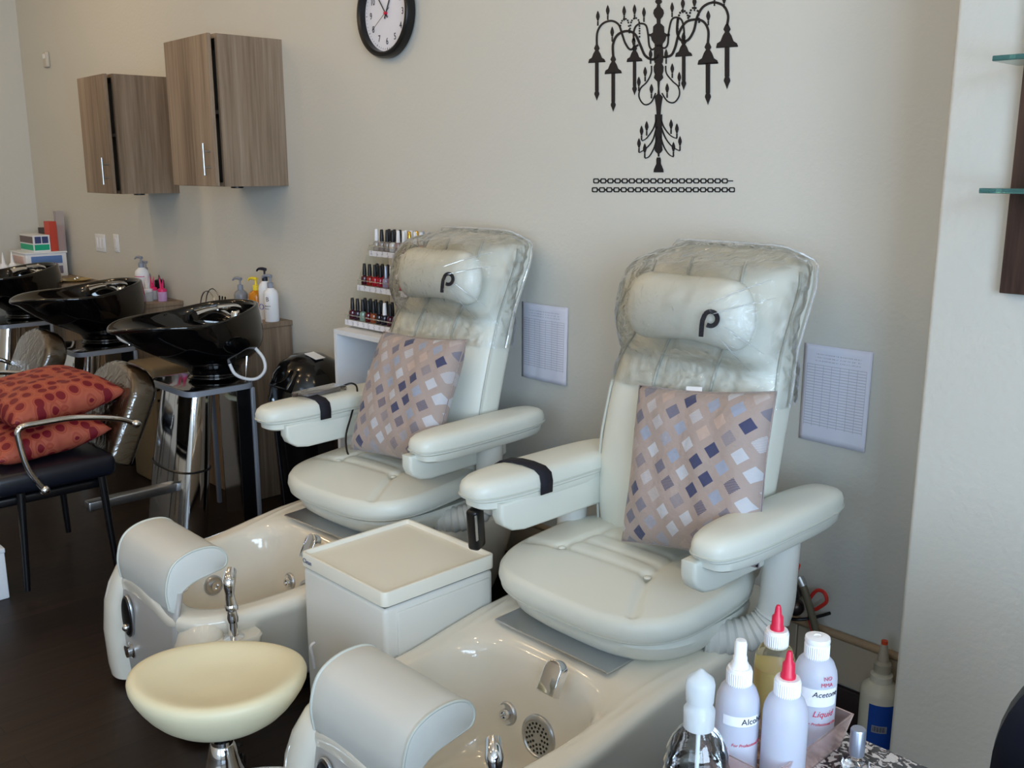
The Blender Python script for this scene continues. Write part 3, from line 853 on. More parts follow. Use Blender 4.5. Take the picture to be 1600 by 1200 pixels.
def body_prof(r, h, sh=.035, neck=.013):
    return [(0, 0), (r*.92, 0), (r, .004), (r, h-sh), (r*.96, h-sh*.7), (r*.8, h-sh*.32), (neck*1.3, h-sh*.05), (neck, h), (0, h)]
def front_rot(o, p):
    d = CAM-Vector(p); return math.atan2(d.x, -d.y)
def curved_text(s, size, c, r, z, ang, mt, parent, shear=0, name='lettering'):
    # lettering wrapped around a cylinder of radius r centred on c; ang is the direction of the left end
    o = text(s, size, (0, 0, 0), (0, 0, 0), mt, parent, name, ext=.0002, shear=shear)
    for v in o.data.vertices:
        a = ang + v.co.x/r
        rad = r+.0006+v.co.z
        v.co = Vector((c[0]+rad*math.sin(a), c[1]-rad*math.cos(a), z+v.co.y))
    return o
def wrap(r, z0, z1, a0, a1, c=(0, 0), n=16, off=.0005):
    m = MB(); rings = []
    for z in (z0, z1): rings.append([Vector((c[0]+(r+off)*math.sin(a0+(a1-a0)*i/n), c[1]-(r+off)*math.cos(a0+(a1-a0)*i/n), z)) for i in range(n+1)])
    return m.loft(rings, closed=False)
VA = R(27)   # direction from the table towards the viewer
def dispenser(loc, label, kind, body='milky', r=.031, h=.145, group=None):
    e = empty('dispensing_bottle', loc, 0, label, 'bottle', group)
    b = MB().lathe(body_prof(r, h), seg=40).build('bottle_body', M[body], e)
    cap = MB().lathe([(0, h-.006), (.0172, h-.006), (.0175, h+.018), (.016, h+.021), (0, h+.021)], seg=36)
    for i in range(36):
        a = 2*PI*i/36; cap.cyl((.0175*math.cos(a), .0175*math.sin(a), h-.004), (.0175*math.cos(a), .0175*math.sin(a), h+.016), .0009, 5)
    cp = cap.build('collar', M['whitecap'], e)
    if kind == 'red':
        MB().lathe([(0, h+.020), (.0105, h+.020), (.0105, h+.026), (.0090, h+.028), (.0085, h+.042), (.0055, h+.046), (.0045, h+.056), (.0030, h+.060), (0, h+.061)], seg=24).build('twist_nozzle', M['redcap'], e)
    elif kind == 'spray':
        MB().lathe([(0, h+.020), (.0125, h+.020), (.0125, h+.026), (.0100, h+.030), (.0100, h+.036), (.0088, h+.038), (.0088, h+.056), (.007, h+.061), (0, h+.0615)], seg=24).build('spray_head', M['whitecap'], e)
    elif kind == 'flip':
        MB().lathe([(0, h+.020), (.0178, h+.019), (.0185, h+.022), (.0178, h+.027), (.006, h+.0285), (.005, h+.027), (0, h+.027)], seg=32).build('flip_lid', M['whitecap'], e)
    return e, r, h
e1, r, h = dispenser((-.688, -1.400, TB), 'milky bottle with a white spray head and a name strip, on the granite table', 'spray', h=.138, group=None)
lb = wrap(r, .083, .098, VA-.55, VA+1.2).build('name_strip', M['label'], e1)
curved_text('Alcohol', .0125, (0, 0), r+.0004, .0865, VA+.30, M['ink'], e1)
curved_text('For Professional Use', .0062, (0, 0), r, .052, VA-.1, M['redink'], e1, shear=.2)
e2, r, h = dispenser((-.713, -1.262, TB), 'bottle of yellow liquid with a red twist nozzle, at the back of the pink tray', 'red', 'milky', h=.138)
MB().lathe([(0, .002), (r*.93, .002), (r*.955, .006), (r*.955, .098), (0, .098)], seg=36).build('liquid', M['yellowliq'], e2)
for c in e2.children:
    if c.name.startswith('bottle_body'): c.data.materials[0] = mat('clear_frosted_plastic', srgb(236, 230, 205), .15, trans=.9, ior=1.2)
e3, r, h = dispenser((-.626, -1.376, TB), 'plain milky bottle with a red twist nozzle, frontmost in the pink tray', 'red', h=.137)
e4, r, h = dispenser((-.648, -1.258, TB), 'milky bottle with white flip cap and red and black lettering, rightmost in the tray', 'flip', h=.142, r=.032)
wrap(r, .073, .101, VA-1.2, VA+1.2).build('name_strip', M['label'], e4)
curved_text('NO', .0085, (0, 0), r, .115, VA+.42, M['redink'], e4)
curved_text('MMA', .0085, (0, 0), r, .105, VA+.30, M['redink'], e4)
curved_text('Acetone', .0118, (0, 0), r+.0004, .089, VA-.05, M['ink'], e4, shear=.25)
curved_text('Liquid', .0135, (0, 0), r, .057, VA+.0, M['redink'], e4, shear=.3)
curved_text('For Professional Use', .0062, (0, 0), r, .043, VA-.35, M['redink'], e4, shear=.2)
# pink acrylic tray
pk = MB()
X0, X1, Y0, Y1 = -.722, -.600, -1.447, -1.222
def rect(x0, x1, y0, y1, z): return [Vector(p) for p in ((x0, y0, z), (x1, y0, z), (x1, y1, z), (x0, y1, z))]
pk.loft([rect(X0+.012, X1-.012, Y0+.012, Y1-.012, TZ+.0005), rect(X0, X1, Y0, Y1, TZ+.055), rect(X0+.003, X1-.003, Y0+.003, Y1-.003, TZ+.055), rect(X0+.015, X1-.015, Y0+.015, Y1-.015, TZ+.0035)])
tag(pk.build('bottle_tray', M['pinkacr'], None, smooth=False), 'open pink transparent acrylic tray holding the milky bottles', 'tray')
# clear pump bottle
e5 = empty('pump_bottle', (-.680, -1.505, TZ), 0, 'clear ribbed pump bottle, nearest on the granite table left of the pink tray', 'bottle')
pr = [(0, 0), (.040, 0), (.045, .006), (.045, .02), (.043, .03), (.045, .04), (.0455, .05), (.043, .058), (.0445, .066), (.041, .076), (.0415, .084), (.036, .098), (.028, .111), (.019, .121), (.016, .128), (0, .128)]
MB().lathe(pr, seg=44).build('bottle_body', M['clearpet'], e5)
M['frost'] = mat('frosted_plastic', srgb(236, 242, 246), .3, trans=.5, ior=1.3)
MB().lathe([(0, .120), (.0205, .120), (.021, .146), (.018, .150), (.0165, .160), (0, .161)], seg=32).build('collar', M['frost'], e5)
MB().lathe([(0, .158), (.0185, .158), (.0195, .182), (.0175, .190), (.010, .196), (.003, .203), (0, .204)], seg=28).build('pump_cap', M['frost'], e5)
MB().cyl((0, 0, .01), (0, 0, .125), .003, 10).build('dip_tube', M['white'], e5)
# small polish on the granite
def polish(loc, colm, capm, label, group=None, k=1.0, capk=1.0, name='nail_polish_bottle'):
    e = empty(name, loc, 0, label, 'nail polish', group)
    MB().lathe([(0, 0), (.0125*k, 0), (.0138*k, .002*k), (.0138*k, .026*k), (.0125*k, .031*k), (.006*k, .035*k), (.006*k, .038*k), (0, .038*k)], seg=16).build('bottle_body', colm, e)
    MB().lathe([(0, .036*k), (.0078*k, .036*k), (.0076*k, .05*k), (.0060*k, (.036+.043*capk)*k), (.005*k, (.037+.044*capk)*k), (0, (.037+.044*capk)*k)], seg=16).build('cap', capm, e)
    return e
M['silvercap'] = mat('silver_cap', srgb(170, 178, 196), .3, metal=.8)
M['blackcap'] = mat('black_cap', srgb(18, 18, 22), .35)
pe = empty('nail_polish_bottle', (-.560, -1.290, TZ), 0, 'small clear glass bottle with a tall silver cap, alone on the granite table', 'nail polish')
MB().lathe([(0, 0), (.015, 0), (.0185, .004), (.0195, .022), (.0175, .03), (.009, .036), (.008, .040), (0, .040)], seg=12).build('bottle_body', M['glass'], pe)
MB().lathe([(0, .038), (.0105, .038), (.0108, .042), (.0106, .076), (.0095, .078), (0, .078)], seg=28).build('cap', M['silvercap'], pe)

# ------------------------------------------------------------------ things in the corner behind the table
jb = empty('cleaner_bottle', (-1.07, -.075, 0), 0, 'white cleaner bottle with a blue label, on the floor in the corner by the pier', 'bottle')
MB().lathe([(0, 0), (.045, 0), (.048, .005), (.048, .155), (.045, .165), (.028, .180), (.027, .196), (.018, .200), (.018, .207), (0, .207)], seg=36).build('bottle_body', mat('offwhite_bottle', srgb(215, 208, 190), .4), jb)
MB().lathe([(0, .204), (.021, .204), (.021, .222), (.014, .228), (.011, .255), (.007, .27), (0, .27)], seg=28).build('collar', mat('clear_cap', srgb(200, 190, 170), .35, trans=.3), jb)
MB().lathe([(0, .268), (.008, .268), (.008, .276), (0, .276)], seg=16).build('tip', mat('orange_tip', srgb(220, 80, 40), .4), jb)
bl = wrap(.048, .035, .14, R(-5), R(100)).build('blue_label', mat('blue_label', srgb(20, 70, 160), .5), jb); bl['label'] = 'blue printed label'
wrap(.048, .075, .092, R(8), R(52), off=.0012).build('barcode_panel', mat('barcode_grey', srgb(150, 150, 160), .6), jb)
for i in range(9):
    wrap(.048, .078, .090, R(12+4*i), R(12+4*i+1.2+.8*(i % 2)), off=.0018, n=1).build('barcode_bar', M['ink'], jb)
jb.scale = (1.08, 1.08, 1.24)
# shut-off valve, hose and red tubing
M['brass'] = mat('tarnished_metal', srgb(70, 60, 58), .35, metal=.8)
M['redplast'] = mat('red_plastic', srgb(205, 50, 40), .4)
vl = empty('shutoff_valve', (-1.37, -.03, .36), 0, 'dark metal shut-off valve with a red lever on the wall behind the nearer pedicure chair', 'valve')
part(MB().tube([(-1.37, -.002, .37), (-1.37, -.08, .37)], .018, 14).tube([(-1.37, -.06, .33), (-1.37, -.06, .46)], .012, 12).sph((-1.37, -.06, .37), .028).sph((-1.345, -.07, .345), .026), 'valve_body', M['brass'], vl)
part(MB().tube([(-1.36, -.065, .435), (-1.35, -.075, .45), (-1.335, -.09, .485)], .008, 8), 'lever', M['redplast'], vl, 'red lever')
ho = part(MB().tube([(-1.345, -.06, .435), (-1.325, -.065, .41), (-1.30, -.065, .35), (-1.275, -.06, .27), (-1.268, -.06, .18), (-1.27, -.08, .04), (-1.30, -.12, .014)], .011, 10, 6), 'hose', mat('olive_hose', srgb(100, 92, 74), .5), vl)
part(MB().cyl((-1.345, -.06, .435), (-1.328, -.063, .413), .0135, 10), 'hose_fitting', M['steel'], ho)
tag(MB().tube([(-1.30, -.05, .30), (-1.315, -.05, .36), (-1.295, -.05, .405), (-1.27, -.05, .41), (-1.26, -.05, .385), (-1.285, -.05, .355), (-1.31, -.05, .33), (-1.29, -.055, .27), (-1.27, -.06, .22)], .0055, 8, 6).build('red_tubing', M['redplast'], None), 'loop of thin red tubing hanging on the wall beside the shut-off valve', 'tubing')
tag(MB().tube([(-1.40, -.06, .33), (-1.36, -.08, .31), (-1.32, -.07, .315), (-1.285, -.03, .325), (-1.27, -.004, .33)], .005, 8, 5).build('power_cable', M['black'], None), 'thin black cable running along the wall below the shut-off valve', 'cable')

# dark task chair behind the table at the right
tc_ = empty('task_chair', (-.22, -.935, 0), 0, 'black office chair whose curved backrest shows at the lower right edge of the photo', 'chair')
rr = []
for k, y in enumerate((-.04, -.03, 0, .03, .04)):
    s = (.88, .97, 1, .97, .88)[k]
    rr.append([Vector((.26*s*math.copysign(abs(math.cos(t))**.8, math.cos(t)), y-.05*(abs(math.cos(t))**2), .66+.265*s*math.copysign(abs(math.sin(t))**.8, math.sin(t)))) for t in [2*PI*i/48 for i in range(48)]])
MB().loft(rr).build('backrest', M['vinylblack'], tc_)
MB().box((0, -.16, .43), (.44, .30, .07), r=.03).build('seat', M['vinylblack'], tc_)
MB().tube([(0, .05, .55), (0, .06, .42), (0, -.1, .36)], .02, 10, 4).build('back_support', M['black'], tc_)
MB().cyl((0, -.1, .08), (0, -.1, .40), .025).build('post', M['black'], tc_)
for k in range(5):
    a = 2*PI*k/5+.3; c, s = math.cos(a), math.sin(a)
    MB().tube([(0, -.1, .09), (.2*c, -.1+.2*s, .05)], .018, 8).box((.2*c, -.1+.2*s, .022), (.04, .04, .042), r=.012).build('leg', M['black'], tc_)

# ------------------------------------------------------------------ wall shelf on the pier
sh = empty('wall_shelf', (-.3, -.37, 1.34), 0, 'dark wood wall panel with clear glass shelves, on the pier at the right edge', 'shelf')
part(MB().box((-.35, -.362, 1.97), (.83, .022, 1.25), r=.002), 'back_board', M['cabdark'], sh)
M['edgeglass'] = mat('green_edge_glass', srgb(120, 185, 180), .05, trans=.8, ior=1.5)
for z in (1.555, 1.80, 2.05, 2.30): part(MB().box((-.355, -.44, z), (.84, .13, .010), r=.001, seg=1), 'glass_shelf', M['edgeglass'], sh)

# ------------------------------------------------------------------ wall clock
ck = empty('wall_clock', (-3.315, 0, 2.195), 0, 'round black-rimmed white wall clock high above the polish rack', 'clock')
RX = Euler((R(90), 0, 0)).to_matrix().to_4x4()
MB().lathe([(0, .001), (.160, .001), (.170, .010), (.171, .038), (.165, .048), (.155, .050), (.147, .044), (.1445, .030), (.1445, .012), (0, .012)], mat=RX, seg=64).build('rim', M['black'], ck)
face = MB().lathe([(0, .020), (.144, .020), (.144, .014), (0, .014)], mat=RX, seg=64).build('dial', mat('clock_dial', srgb(226, 228, 240), .6), ck)
for hnum in range(1, 13):
    a = R(30*hnum)
    text(str(hnum), .036, (.104*math.sin(a), -.0212, .104*math.cos(a)-.013), (R(90), 0, 0), M['ink'], face, 'numeral', align='CENTER', ext=.0003, sx=.85)
tk = MB()
for i in range(60):
    a = R(6*i); l, w_ = (.008, .0022) if i % 5 == 0 else (.005, .001)
    q = Matrix.Translation((.134*math.sin(a), -.0208, .134*math.cos(a))) @ Euler((0, a, 0)).to_matrix().to_4x4()
    b = MB().box((0, 0, 0), (w_, .0008, l)); b.bm.transform(q); tk.merge(b.bm)
tk.build('minute_marks', M['ink'], face)
def hand(ang, l, w_, y, name, mt, tail=.022):
    b = MB().box((0, 0, (l-tail)/2), (w_, .0012, l+tail)); b.bm.transform(Matrix.Translation((0, y, 0)) @ Euler((0, R(ang), 0)).to_matrix().to_4x4())
    b.build(name, mt, ck)
hand(27, .080, .006, -.024, 'hour_hand', M['ink']); hand(-37, .118, .0045, -.0265, 'minute_hand', M['ink'])
hand(237, .105, .0014, -.029, 'second_hand', M['ink'], .034)
MB().lathe([(0, .020), (.006, .020), (.006, .032), (0, .033)], mat=RX, seg=16).build('hub', M['redcap'], ck)

# ------------------------------------------------------------------ posted forms
def sheet(name, c, label, bend):
    (xl, zt), (xr, zb) = c
    m = MB()
    def f(u, v):
        return Vector((xl+(xr-xl)*u, -.003-bend*(u*(1-u))*.5-.006*(u*u)*(1-v)-.003*abs(math.sin(3*PI*u))*bend*20, zb+(zt-zb)*v))
    m.grid(f, 16, 16)
    o = m.build(name, M['paper'], None); md = o.modifiers.new('t', 'SOLIDIFY'); md.thickness = .0004
    tag(o, label, 'paper', 'forms on the wall')
sheet('posted_form', ((-1.408, 1.112), (-1.203, .832)), 'printed log sheet taped to the wall right of the nearer pedicure chair', .02)
sheet('posted_form', ((-2.560, 1.118), (-2.328, .838)), 'printed log sheets taped to the wall right of the farther pedicure chair', .05)

# ------------------------------------------------------------------ switch plates
def plate(x, z, w_, n, label):
    e = empty('switch_plate', (x, 0, z), 0, label, 'light switch', 'switch plates')
    MB().box((0, -.003, 0), (w_, .006, .112), r=.002).build('cover', M['white'], e)
    for i in range(n):
        MB().box((-w_/2+(i+.5)*w_/n, -.0075, 0), (.030, .005, .066), r=.0015, seg=1).build('rocker', M['white'], e)
plate(-6.485, 1.118, .155, 3, 'wide white three-gang switch plate on the back wall, left of the single one')
plate(-6.228, 1.130, .072, 1, 'single white switch plate on the back wall below the farther cabinet')
e = empty('wall_sensor', (-7.11, 0, 2.30), 0, 'tiny cream wall sensor high on the back wall left of the cabinets', 'sensor')
MB().box((0, -.012, 0), (.07, .024, .10), r=.008).build('housing', M['ceiling'], e)
MB().box((0, -.026, .02), (.03, .006, .03), r=.002).build('lens', M['white'], e)

# ------------------------------------------------------------------ chandelier decal and chains (flat vinyl on the wall)
class Flat:
    def __init__(s, y): s.m = MB(); s.y = y
    def P(s, u, v): return W(880+u*.266667, v*.266667, s.y)
    def poly(s, pts):
        vs = [s.m.bm.verts.new(s.P(*p)) for p in pts]
        try: s.m.bm.faces.new(vs)
        except ValueError: pass
    def ribbon(s, pts, w):
        P = catmull([Vector((a, b)) .to_3d() for a, b in pts], 8) if len(pts) > 2 else [Vector((a, b, 0)) for a, b in pts]
        n = len(P); L_, R_ = [], []
        for i in range(n):
            d = (P[min(i+1, n-1)]-P[max(i-1, 0)]).normalized(); nn = Vector((-d.y, d.x, 0))
            ww = (w[0]*(1-i/(n-1))+w[1]*i/(n-1)) if isinstance(w, tuple) else w
            L_.append(P[i]+nn*ww/2); R_.append(P[i]-nn*ww/2)
        for i in range(n-1): s.poly([tuple(L_[i][:2]), tuple(L_[i+1][:2]), tuple(R_[i+1][:2]), tuple(R_[i][:2])])
    def dot(s, u, v, r, r2=None):
        r2 = r2 or r; s.poly([(u+r*math.cos(2*PI*i/12), v+r2*math.sin(2*PI*i/12)) for i in range(12)])
    def flame(s, u, v, h=62, w=20):
        # v = top
        s.poly([(u, v), (u+w*.22, v+h*.16), (u+w*.45, v+h*.42), (u+w*.5, v+h*.62), (u+w*.3, v+h*.86), (u+w*.2, v+h), (u-w*.2, v+h), (u-w*.3, v+h*.86), (u-w*.5, v+h*.62), (u-w*.45, v+h*.42), (u-w*.22, v+h*.16)])
        for k in range(3): s.dot(u, v+h+6+k*9, 5.5)
    def sym(s, u, prof):
        s.poly([(u+w, v) for w, v in prof]+[(u-w, v) for w, v in reversed(prof)])
    def build(s, name):
        o = s.m.build(name, M['vinyl_decal'], None, smooth=False); return o
D = Flat(-.0015)
# centre spindle
for pf in ([(6, -30), (8, -10), (20, 5), (20, 14), (10, 24)], [(9, 24), (12, 40), (28, 58), (32, 78), (24, 98), (12, 112), (11, 140)], [(14, 138), (32, 155), (34, 190), (46, 198), (66, 198), (66, 210), (46, 214), (40, 236), (24, 258), (24, 270)], [(22, 268), (28, 300), (28, 350), (24, 370)], [(18, 368), (30, 392), (28, 420), (22, 436), (24, 440), (28, 456), (18, 468), (8, 478), (5, 520), (8, 556)], [(10, 552), (25, 568), (16, 620), (12, 672)], [(22, 670), (20, 760), (20, 850), (24, 880), (16, 892), (6, 900), (5, 918)], [(10, 922), (14, 935), (14, 960), (28, 992), (30, 1010)]):
    D.sym(559, pf)
def arm_post(u, v, s, L_, arc):
    # cup with bobeche at (u, v), candle post of length L_ hanging under it
    D.sym(u, [(6*s, v-60*s), (12*s, v-48*s), (17*s, v-36*s), (10*s, v-24*s), (20*s, v-8*s), (30*s, v+18*s), (46*s, v+28*s), (50*s, v+44*s)])
    D.poly([(u-50*s, v+50*s), (u-50*s, v+44*s), (u+50*s, v+36*s), (u+50*s, v+44*s)])
    D.sym(u, [(11*s, v+42*s), (11*s, v+L_-58*s)])
    D.sym(u, [(8*s, v+L_-60*s), (14*s, v+L_-46*s), (15*s, v+L_-38*s), (5*s, v+L_-14*s), (.5, v+L_)])
for u, v, s, L_ in ((197, 320, 1, 270), (293, 385, 1, 270), (418, 318, .92, 240), (706, 284, 1, 245), (848, 320, 1.2, 295), (960, 218, 1.28, 305)):
    arm_post(u, v, s, L_, None)
arcs = [([(197, 262), (200, 190), (230, 140), (282, 122), (325, 145), (345, 200), (365, 255), (395, 290), (440, 262)], 10),
        ([(293, 330), (292, 260), (318, 205), (372, 182), (420, 200), (450, 260), (480, 325), (525, 348), (560, 320)], 12),
        ([(418, 262), (412, 200), (425, 155), (455, 138), (485, 150), (497, 200), (505, 270), (525, 290), (555, 262)], 9),
        ([(706, 235), (708, 180), (695, 120), (665, 102), (635, 118), (618, 190), (612, 260), (590, 282), (562, 262)], 9),
        ([(848, 250), (850, 180), (825, 130), (780, 114), (720, 130), (680, 190), (655, 280), (630, 325), (580, 335)], 12),
        ([(960, 150), (966, 90), (940, 35), (880, 14), (820, 40), (785, 100), (765, 180), (730, 235), (690, 235), (668, 190), (672, 110)], 12),
        ([(517, 385), (515, 430), (490, 480), (452, 520), (445, 570), (475, 612), (515, 600), (542, 545)], 7),
        ([(600, 385), (605, 430), (640, 475), (675, 510), (680, 560), (650, 600), (610, 592), (578, 545)], 7)]
for p, w_ in arcs: D.ribbon(p, w_*1.25)
for p in ([(548, 690), (530, 750), (490, 808), (460, 826)], [(548, 740), (525, 820), (485, 870), (445, 895)], [(550, 800), (535, 860), (505, 915), (478, 928)], [(570, 690), (590, 745), (630, 795), (668, 812)], [(572, 740), (600, 810), (640, 860), (684, 885)], [(570, 800), (590, 860), (620, 905), (648, 920)]):
    D.ribbon(p, (11, 5.5))
for u, v in ((203, 62), (261, 28), (287, 155), (357, 32), (418, 24), (473, 40), (638, 12), (701, -12), (769, -24), (850, 60), (943, -40), (886, -54), (705, 185), (413, 208), (512, 285), (603, 285), (480, 390), (443, 448), (517, 490), (639, 370), (680, 420), (609, 486), (489, 708), (459, 735), (444, 808), (478, 838), (632, 698), (666, 722), (684, 796), (646, 830)):
    big = v < 200 and u > 640
    D.flame(u, v, 60 if v < 300 else 58, 25 if big else 22)
def beads(pts, r=5):
    r = r*1.15
    P = catmull([Vector((a, b, 0)) for a, b in pts], 7)
    last = None
    for p in P:
        if last is None or (p-last).length > r*2.1: D.dot(p.x, p.y, r); last = p
beads([(335, 150), (345, 122), (362, 110), (380, 125), (388, 190)], 5); beads([(390, 180), (400, 125), (425, 106), (445, 130), (447, 215)], 5)
beads([(672, 110), (685, 75), (705, 62), (728, 85), (735, 130)], 6); beads([(740, 95), (748, 60), (770, 44), (790, 70), (797, 135)], 6); beads([(672, 190), (670, 150), (674, 110)], 6)
tag(D.build('chandelier_decal'), 'black chandelier silhouette decal on the back wall above the pedicure chairs', 'wall decal')
def chain(y0, u0, u1, n, endbar, label):
    C_ = Flat(-.0015)
    for i in range(n):
        u = u0+(u1-u0)*(i+.5)/n; w_ = (u1-u0)/n*.36; hh = 14
        def ringq(a, b, t):
            q = [(u-a, y0-b+5), (u-a+5, y0-b), (u+a-5, y0-b), (u+a, y0-b+5), (u+a, y0+b-5), (u+a-5, y0+b), (u-a+5, y0+b), (u-a, y0+b-5)]
            q2 = [(u+(x-u)*(a-t)/a, y0+(y-y0)*(b-t)/b) for x, y in q]
            for k in range(8): C_.poly([q[k], q[(k+1) % 8], q2[(k+1) % 8], q2[k]])
        ringq(w_+2.5, hh+1, 7)
        if i < n-1: C_.poly([(u+w_-3, y0-5), (u+(u1-u0)/n-w_+3, y0-5), (u+(u1-u0)/n-w_+3, y0+5), (u+w_-3, y0+5)])
    if endbar: C_.poly([(u1-10, y0-3), (u1+28, y0-3), (u1+28, y0+3), (u1-10, y0+3)])
    tag(C_.build('chain_decal'), label, 'wall decal', 'chain decals')
chain(1060, 172, 968, 19, True, 'upper of the two black chain-link strips under the chandelier decal')
chain(1112, 164, 1010, 20, False, 'lower of the two black chain-link strips under the chandelier decal')

# ------------------------------------------------------------------ wall cabinets
def cabinet(x0, x1, z0, z1, label, ajar):
    e = empty('wall_cabinet', ((x0+x1)/2, 0, z0), 0, label, 'cabinet', 'wood wall cabinets')
    d = .325
    m = MB(); t = .018
    m.box((x0+t/2, -d/2, (z0+z1)/2), (t, d, z1-z0)).box((x1-t/2, -d/2, (z0+z1)/2), (t, d, z1-z0))
    m.box(((x0+x1)/2, -d/2, z0+t/2), (x1-x0-2*t, d, t)).box(((x0+x1)/2, -d/2, z1-t/2), (x1-x0-2*t, d, t)).box(((x0+x1)/2, -.006, (z0+z1)/2), (x1-x0-2*t, .012, z1-z0-2*t))
    part(m, 'carcass', M['cabwood'], e, smooth=False)
    part(MB().box(((x0+x1)/2, -d/2, (z0+z1)/2), (x1-x0-2*t, d-.05, .016)), 'shelf', M['cabwood'], e, smooth=False)
    # the door hangs on the far side and stands a little open
    Mt = Matrix.Translation((x0, -d-.004, 0)) @ Euler((0, 0, -ajar)).to_matrix().to_4x4()
    dm = MB().box(((x1-x0)/2, -.010, (z0+z1)/2), (x1-x0-.002, .018, z1-z0-.004), r=.0015, seg=1); dm.bm.transform(Mt)
    dd = part(dm, 'door', M['cabwood'], e)
    hx = x1-x0-.045
    hm = MB().cyl((hx, -.050, z0+.05), (hx, -.050, z0+.19), .006, 12).cyl((hx, -.050, z0+.085), (hx, -.018, z0+.085), .0045, 10).cyl((hx, -.050, z0+.155), (hx, -.018, z0+.155), .0045, 10)
    hm.bm.transform(Mt)
    part(hm, 'handle', M['steel'], dd)
    part(MB().lathe([(0, 0), (.03, 0), (.03, -.012), (0, -.014)], ((x0+x1)/2, -.14, z0), 20), 'puck_light', M['black'], e)
cabinet(-4.615, -4.145, 1.513, 2.170, 'larger taupe wood-grain wall cabinet, nearer the clock', R(2.4))
cabinet(-5.715, -5.295, 1.458, 2.075, 'smaller-looking taupe wood-grain wall cabinet, farther left and lower', R(2.8))

# ------------------------------------------------------------------ shampoo stations
def make_bowl():
    xc = -4.08
    e = empty('backwash_basin', (xc, -.55, 0))
    def egg(z, cy, a, b, n=56, lip=0):
        out = []
        for i in range(n):
            t = 2*PI*i/n
            c, s = math.cos(t), math.sin(t)
            k = 1-.30*max(0, -s)**2.2
            y = cy+b*s
            zz = z + (.048*smoothstep(-.62, -.25, y) - lip*.02*max(0, -s)**8) if z > .9 else z
            out.append(Vector((xc+a*c*k, y, zz)))
        return out
    rr = [egg(.668, -.47, .10, .105), egg(.672, -.47, .118, .125), egg(.685, -.47, .118, .125), egg(.690, -.47, .106, .112), egg(.702, -.47, .106, .112), egg(.706, -.47, .114, .12), egg(.718, -.47, .112, .118), egg(.735, -.472, .125, .140),
          egg(.765, -.480, .175, .195), egg(.81, -.505, .222, .260), egg(.865, -.540, .243, .305), egg(.915, -.575, .246, .325), egg(.935, -.590, .250, .335, lip=1), egg(.948, -.594, .252, .340, lip=1), egg(.955, -.594, .244, .332, lip=1), egg(.950, -.594, .230, .314, lip=1),
          egg(.92, -.575, .216, .290), egg(.87, -.50, .195, .27), egg(.82, -.48, .14, .19), egg(.80, -.47, .06, .08)]
    b = part(MB().loft(rr), 'bowl', M['blackgloss'], e, sub=1)
    part(MB().lathe([(0, .806), (.028, .806), (.03, .81), (.012, .812), (0, .809)], (xc, -.47, 0), 20), 'drain', M['chrome'], b)
    part(MB().tube([(xc+.04, -.345, .90), (xc+.04, -.345, .965), (xc+.04, -.375, .985), (xc+.03, -.45, .985)], .013, 12, 5), 'faucet', M['chrome'], b)
    part(MB().lathe([(0, 0), (.022, 0), (.022, .04), (.016, .05), (0, .05)], (xc+.10, -.40, .925), 20), 'mixer', M['chrome'], b)
    part(MB().tube([(xc-.05, -.35, .93), (xc-.06, -.42, .965), (xc-.05, -.52, .95)], [.012, .014, .026], 12, 5), 'spray_head', M['chrome'], b)
    # stand
    pl = part(MB().loft([sering(xc+.01, -.540, .205, .165, .640, 7), sering(xc+.01, -.540, .205, .165, .664, 7)]), 'stand_plate', M['alu'], e)
    part(MB().loft([sering(xc+.01, -.540, .203, .163, .662, 7), sering(xc+.01, -.540, .198, .158, .667, 7)]), 'plate_top', M['blackgloss'], pl, 'black glossy plate surface')
    rr = []
    for z, cy, a, bb in ((.0, -.70, .195, .095), (.25, -.665, .185, .09), (.45, -.635, .172, .085), (.64, -.605, .16, .08)):
        rr.append(sering(xc, cy, a, bb, z, 2.6, 40))
    part(MB().loft(rr), 'chrome_pedestal', M['chrome'], e)
    part(MB().tube(sering(xc, -.659, .186, .091, .30, 2.6, 40)+[sering(xc, -.659, .186, .091, .30, 2.6, 40)[0]], .004, 6), 'joint_ring', M['black'], e)
    part(MB().box((xc+.188, -.43, .32), (.008, .07, .63)), 'side_panel', M['black'], e)
    part(MB().box((xc+.185, -.505, .36), (.006, .085, .55)), 'mirror_panel', M['chrome'], e)
    for sx in (-1, 1): part(MB().box((xc+sx*.193, -.392, .32), (.022, .018, .64), r=.003), 'stand_leg', M['alu'], e)
    part(MB().tube([(xc+.14, -.36, .83), (xc+.20, -.335, .77), (xc+.215, -.335, .715), (xc+.20, -.365, .678), (xc+.18, -.41, .678), (xc+.165, -.455, .705), (xc+.15, -.47, .75)], .0075, 10, 6), 'white_hose', M['white'], e, 'white looped hose')
    part(MB().box((xc+.10, -.92, .235), (.05, .40, .04), r=.006), 'foot_rail', M['steel'], e)
    part(MB().cyl((xc+.17, -.41, .664), (xc+.155, -.38, .85), .005, 8), 'rod', M['chrome'], e)
    return e
bw = make_bowl()
tag(bw, 'black ceramic shampoo bowl on a chrome stand, nearest of the three', 'shampoo bowl', 'black shampoo bowls')
for i, lab in ((1, 'black ceramic shampoo bowl on a chrome stand, middle one of the three'), (2, 'black ceramic shampoo bowl on a chrome stand, farthest at the left edge')):
    c = copy_tree(bw); c.location.x -= 1.25*i; tag(c, lab)
    if i == 2: c.location.y -= .0
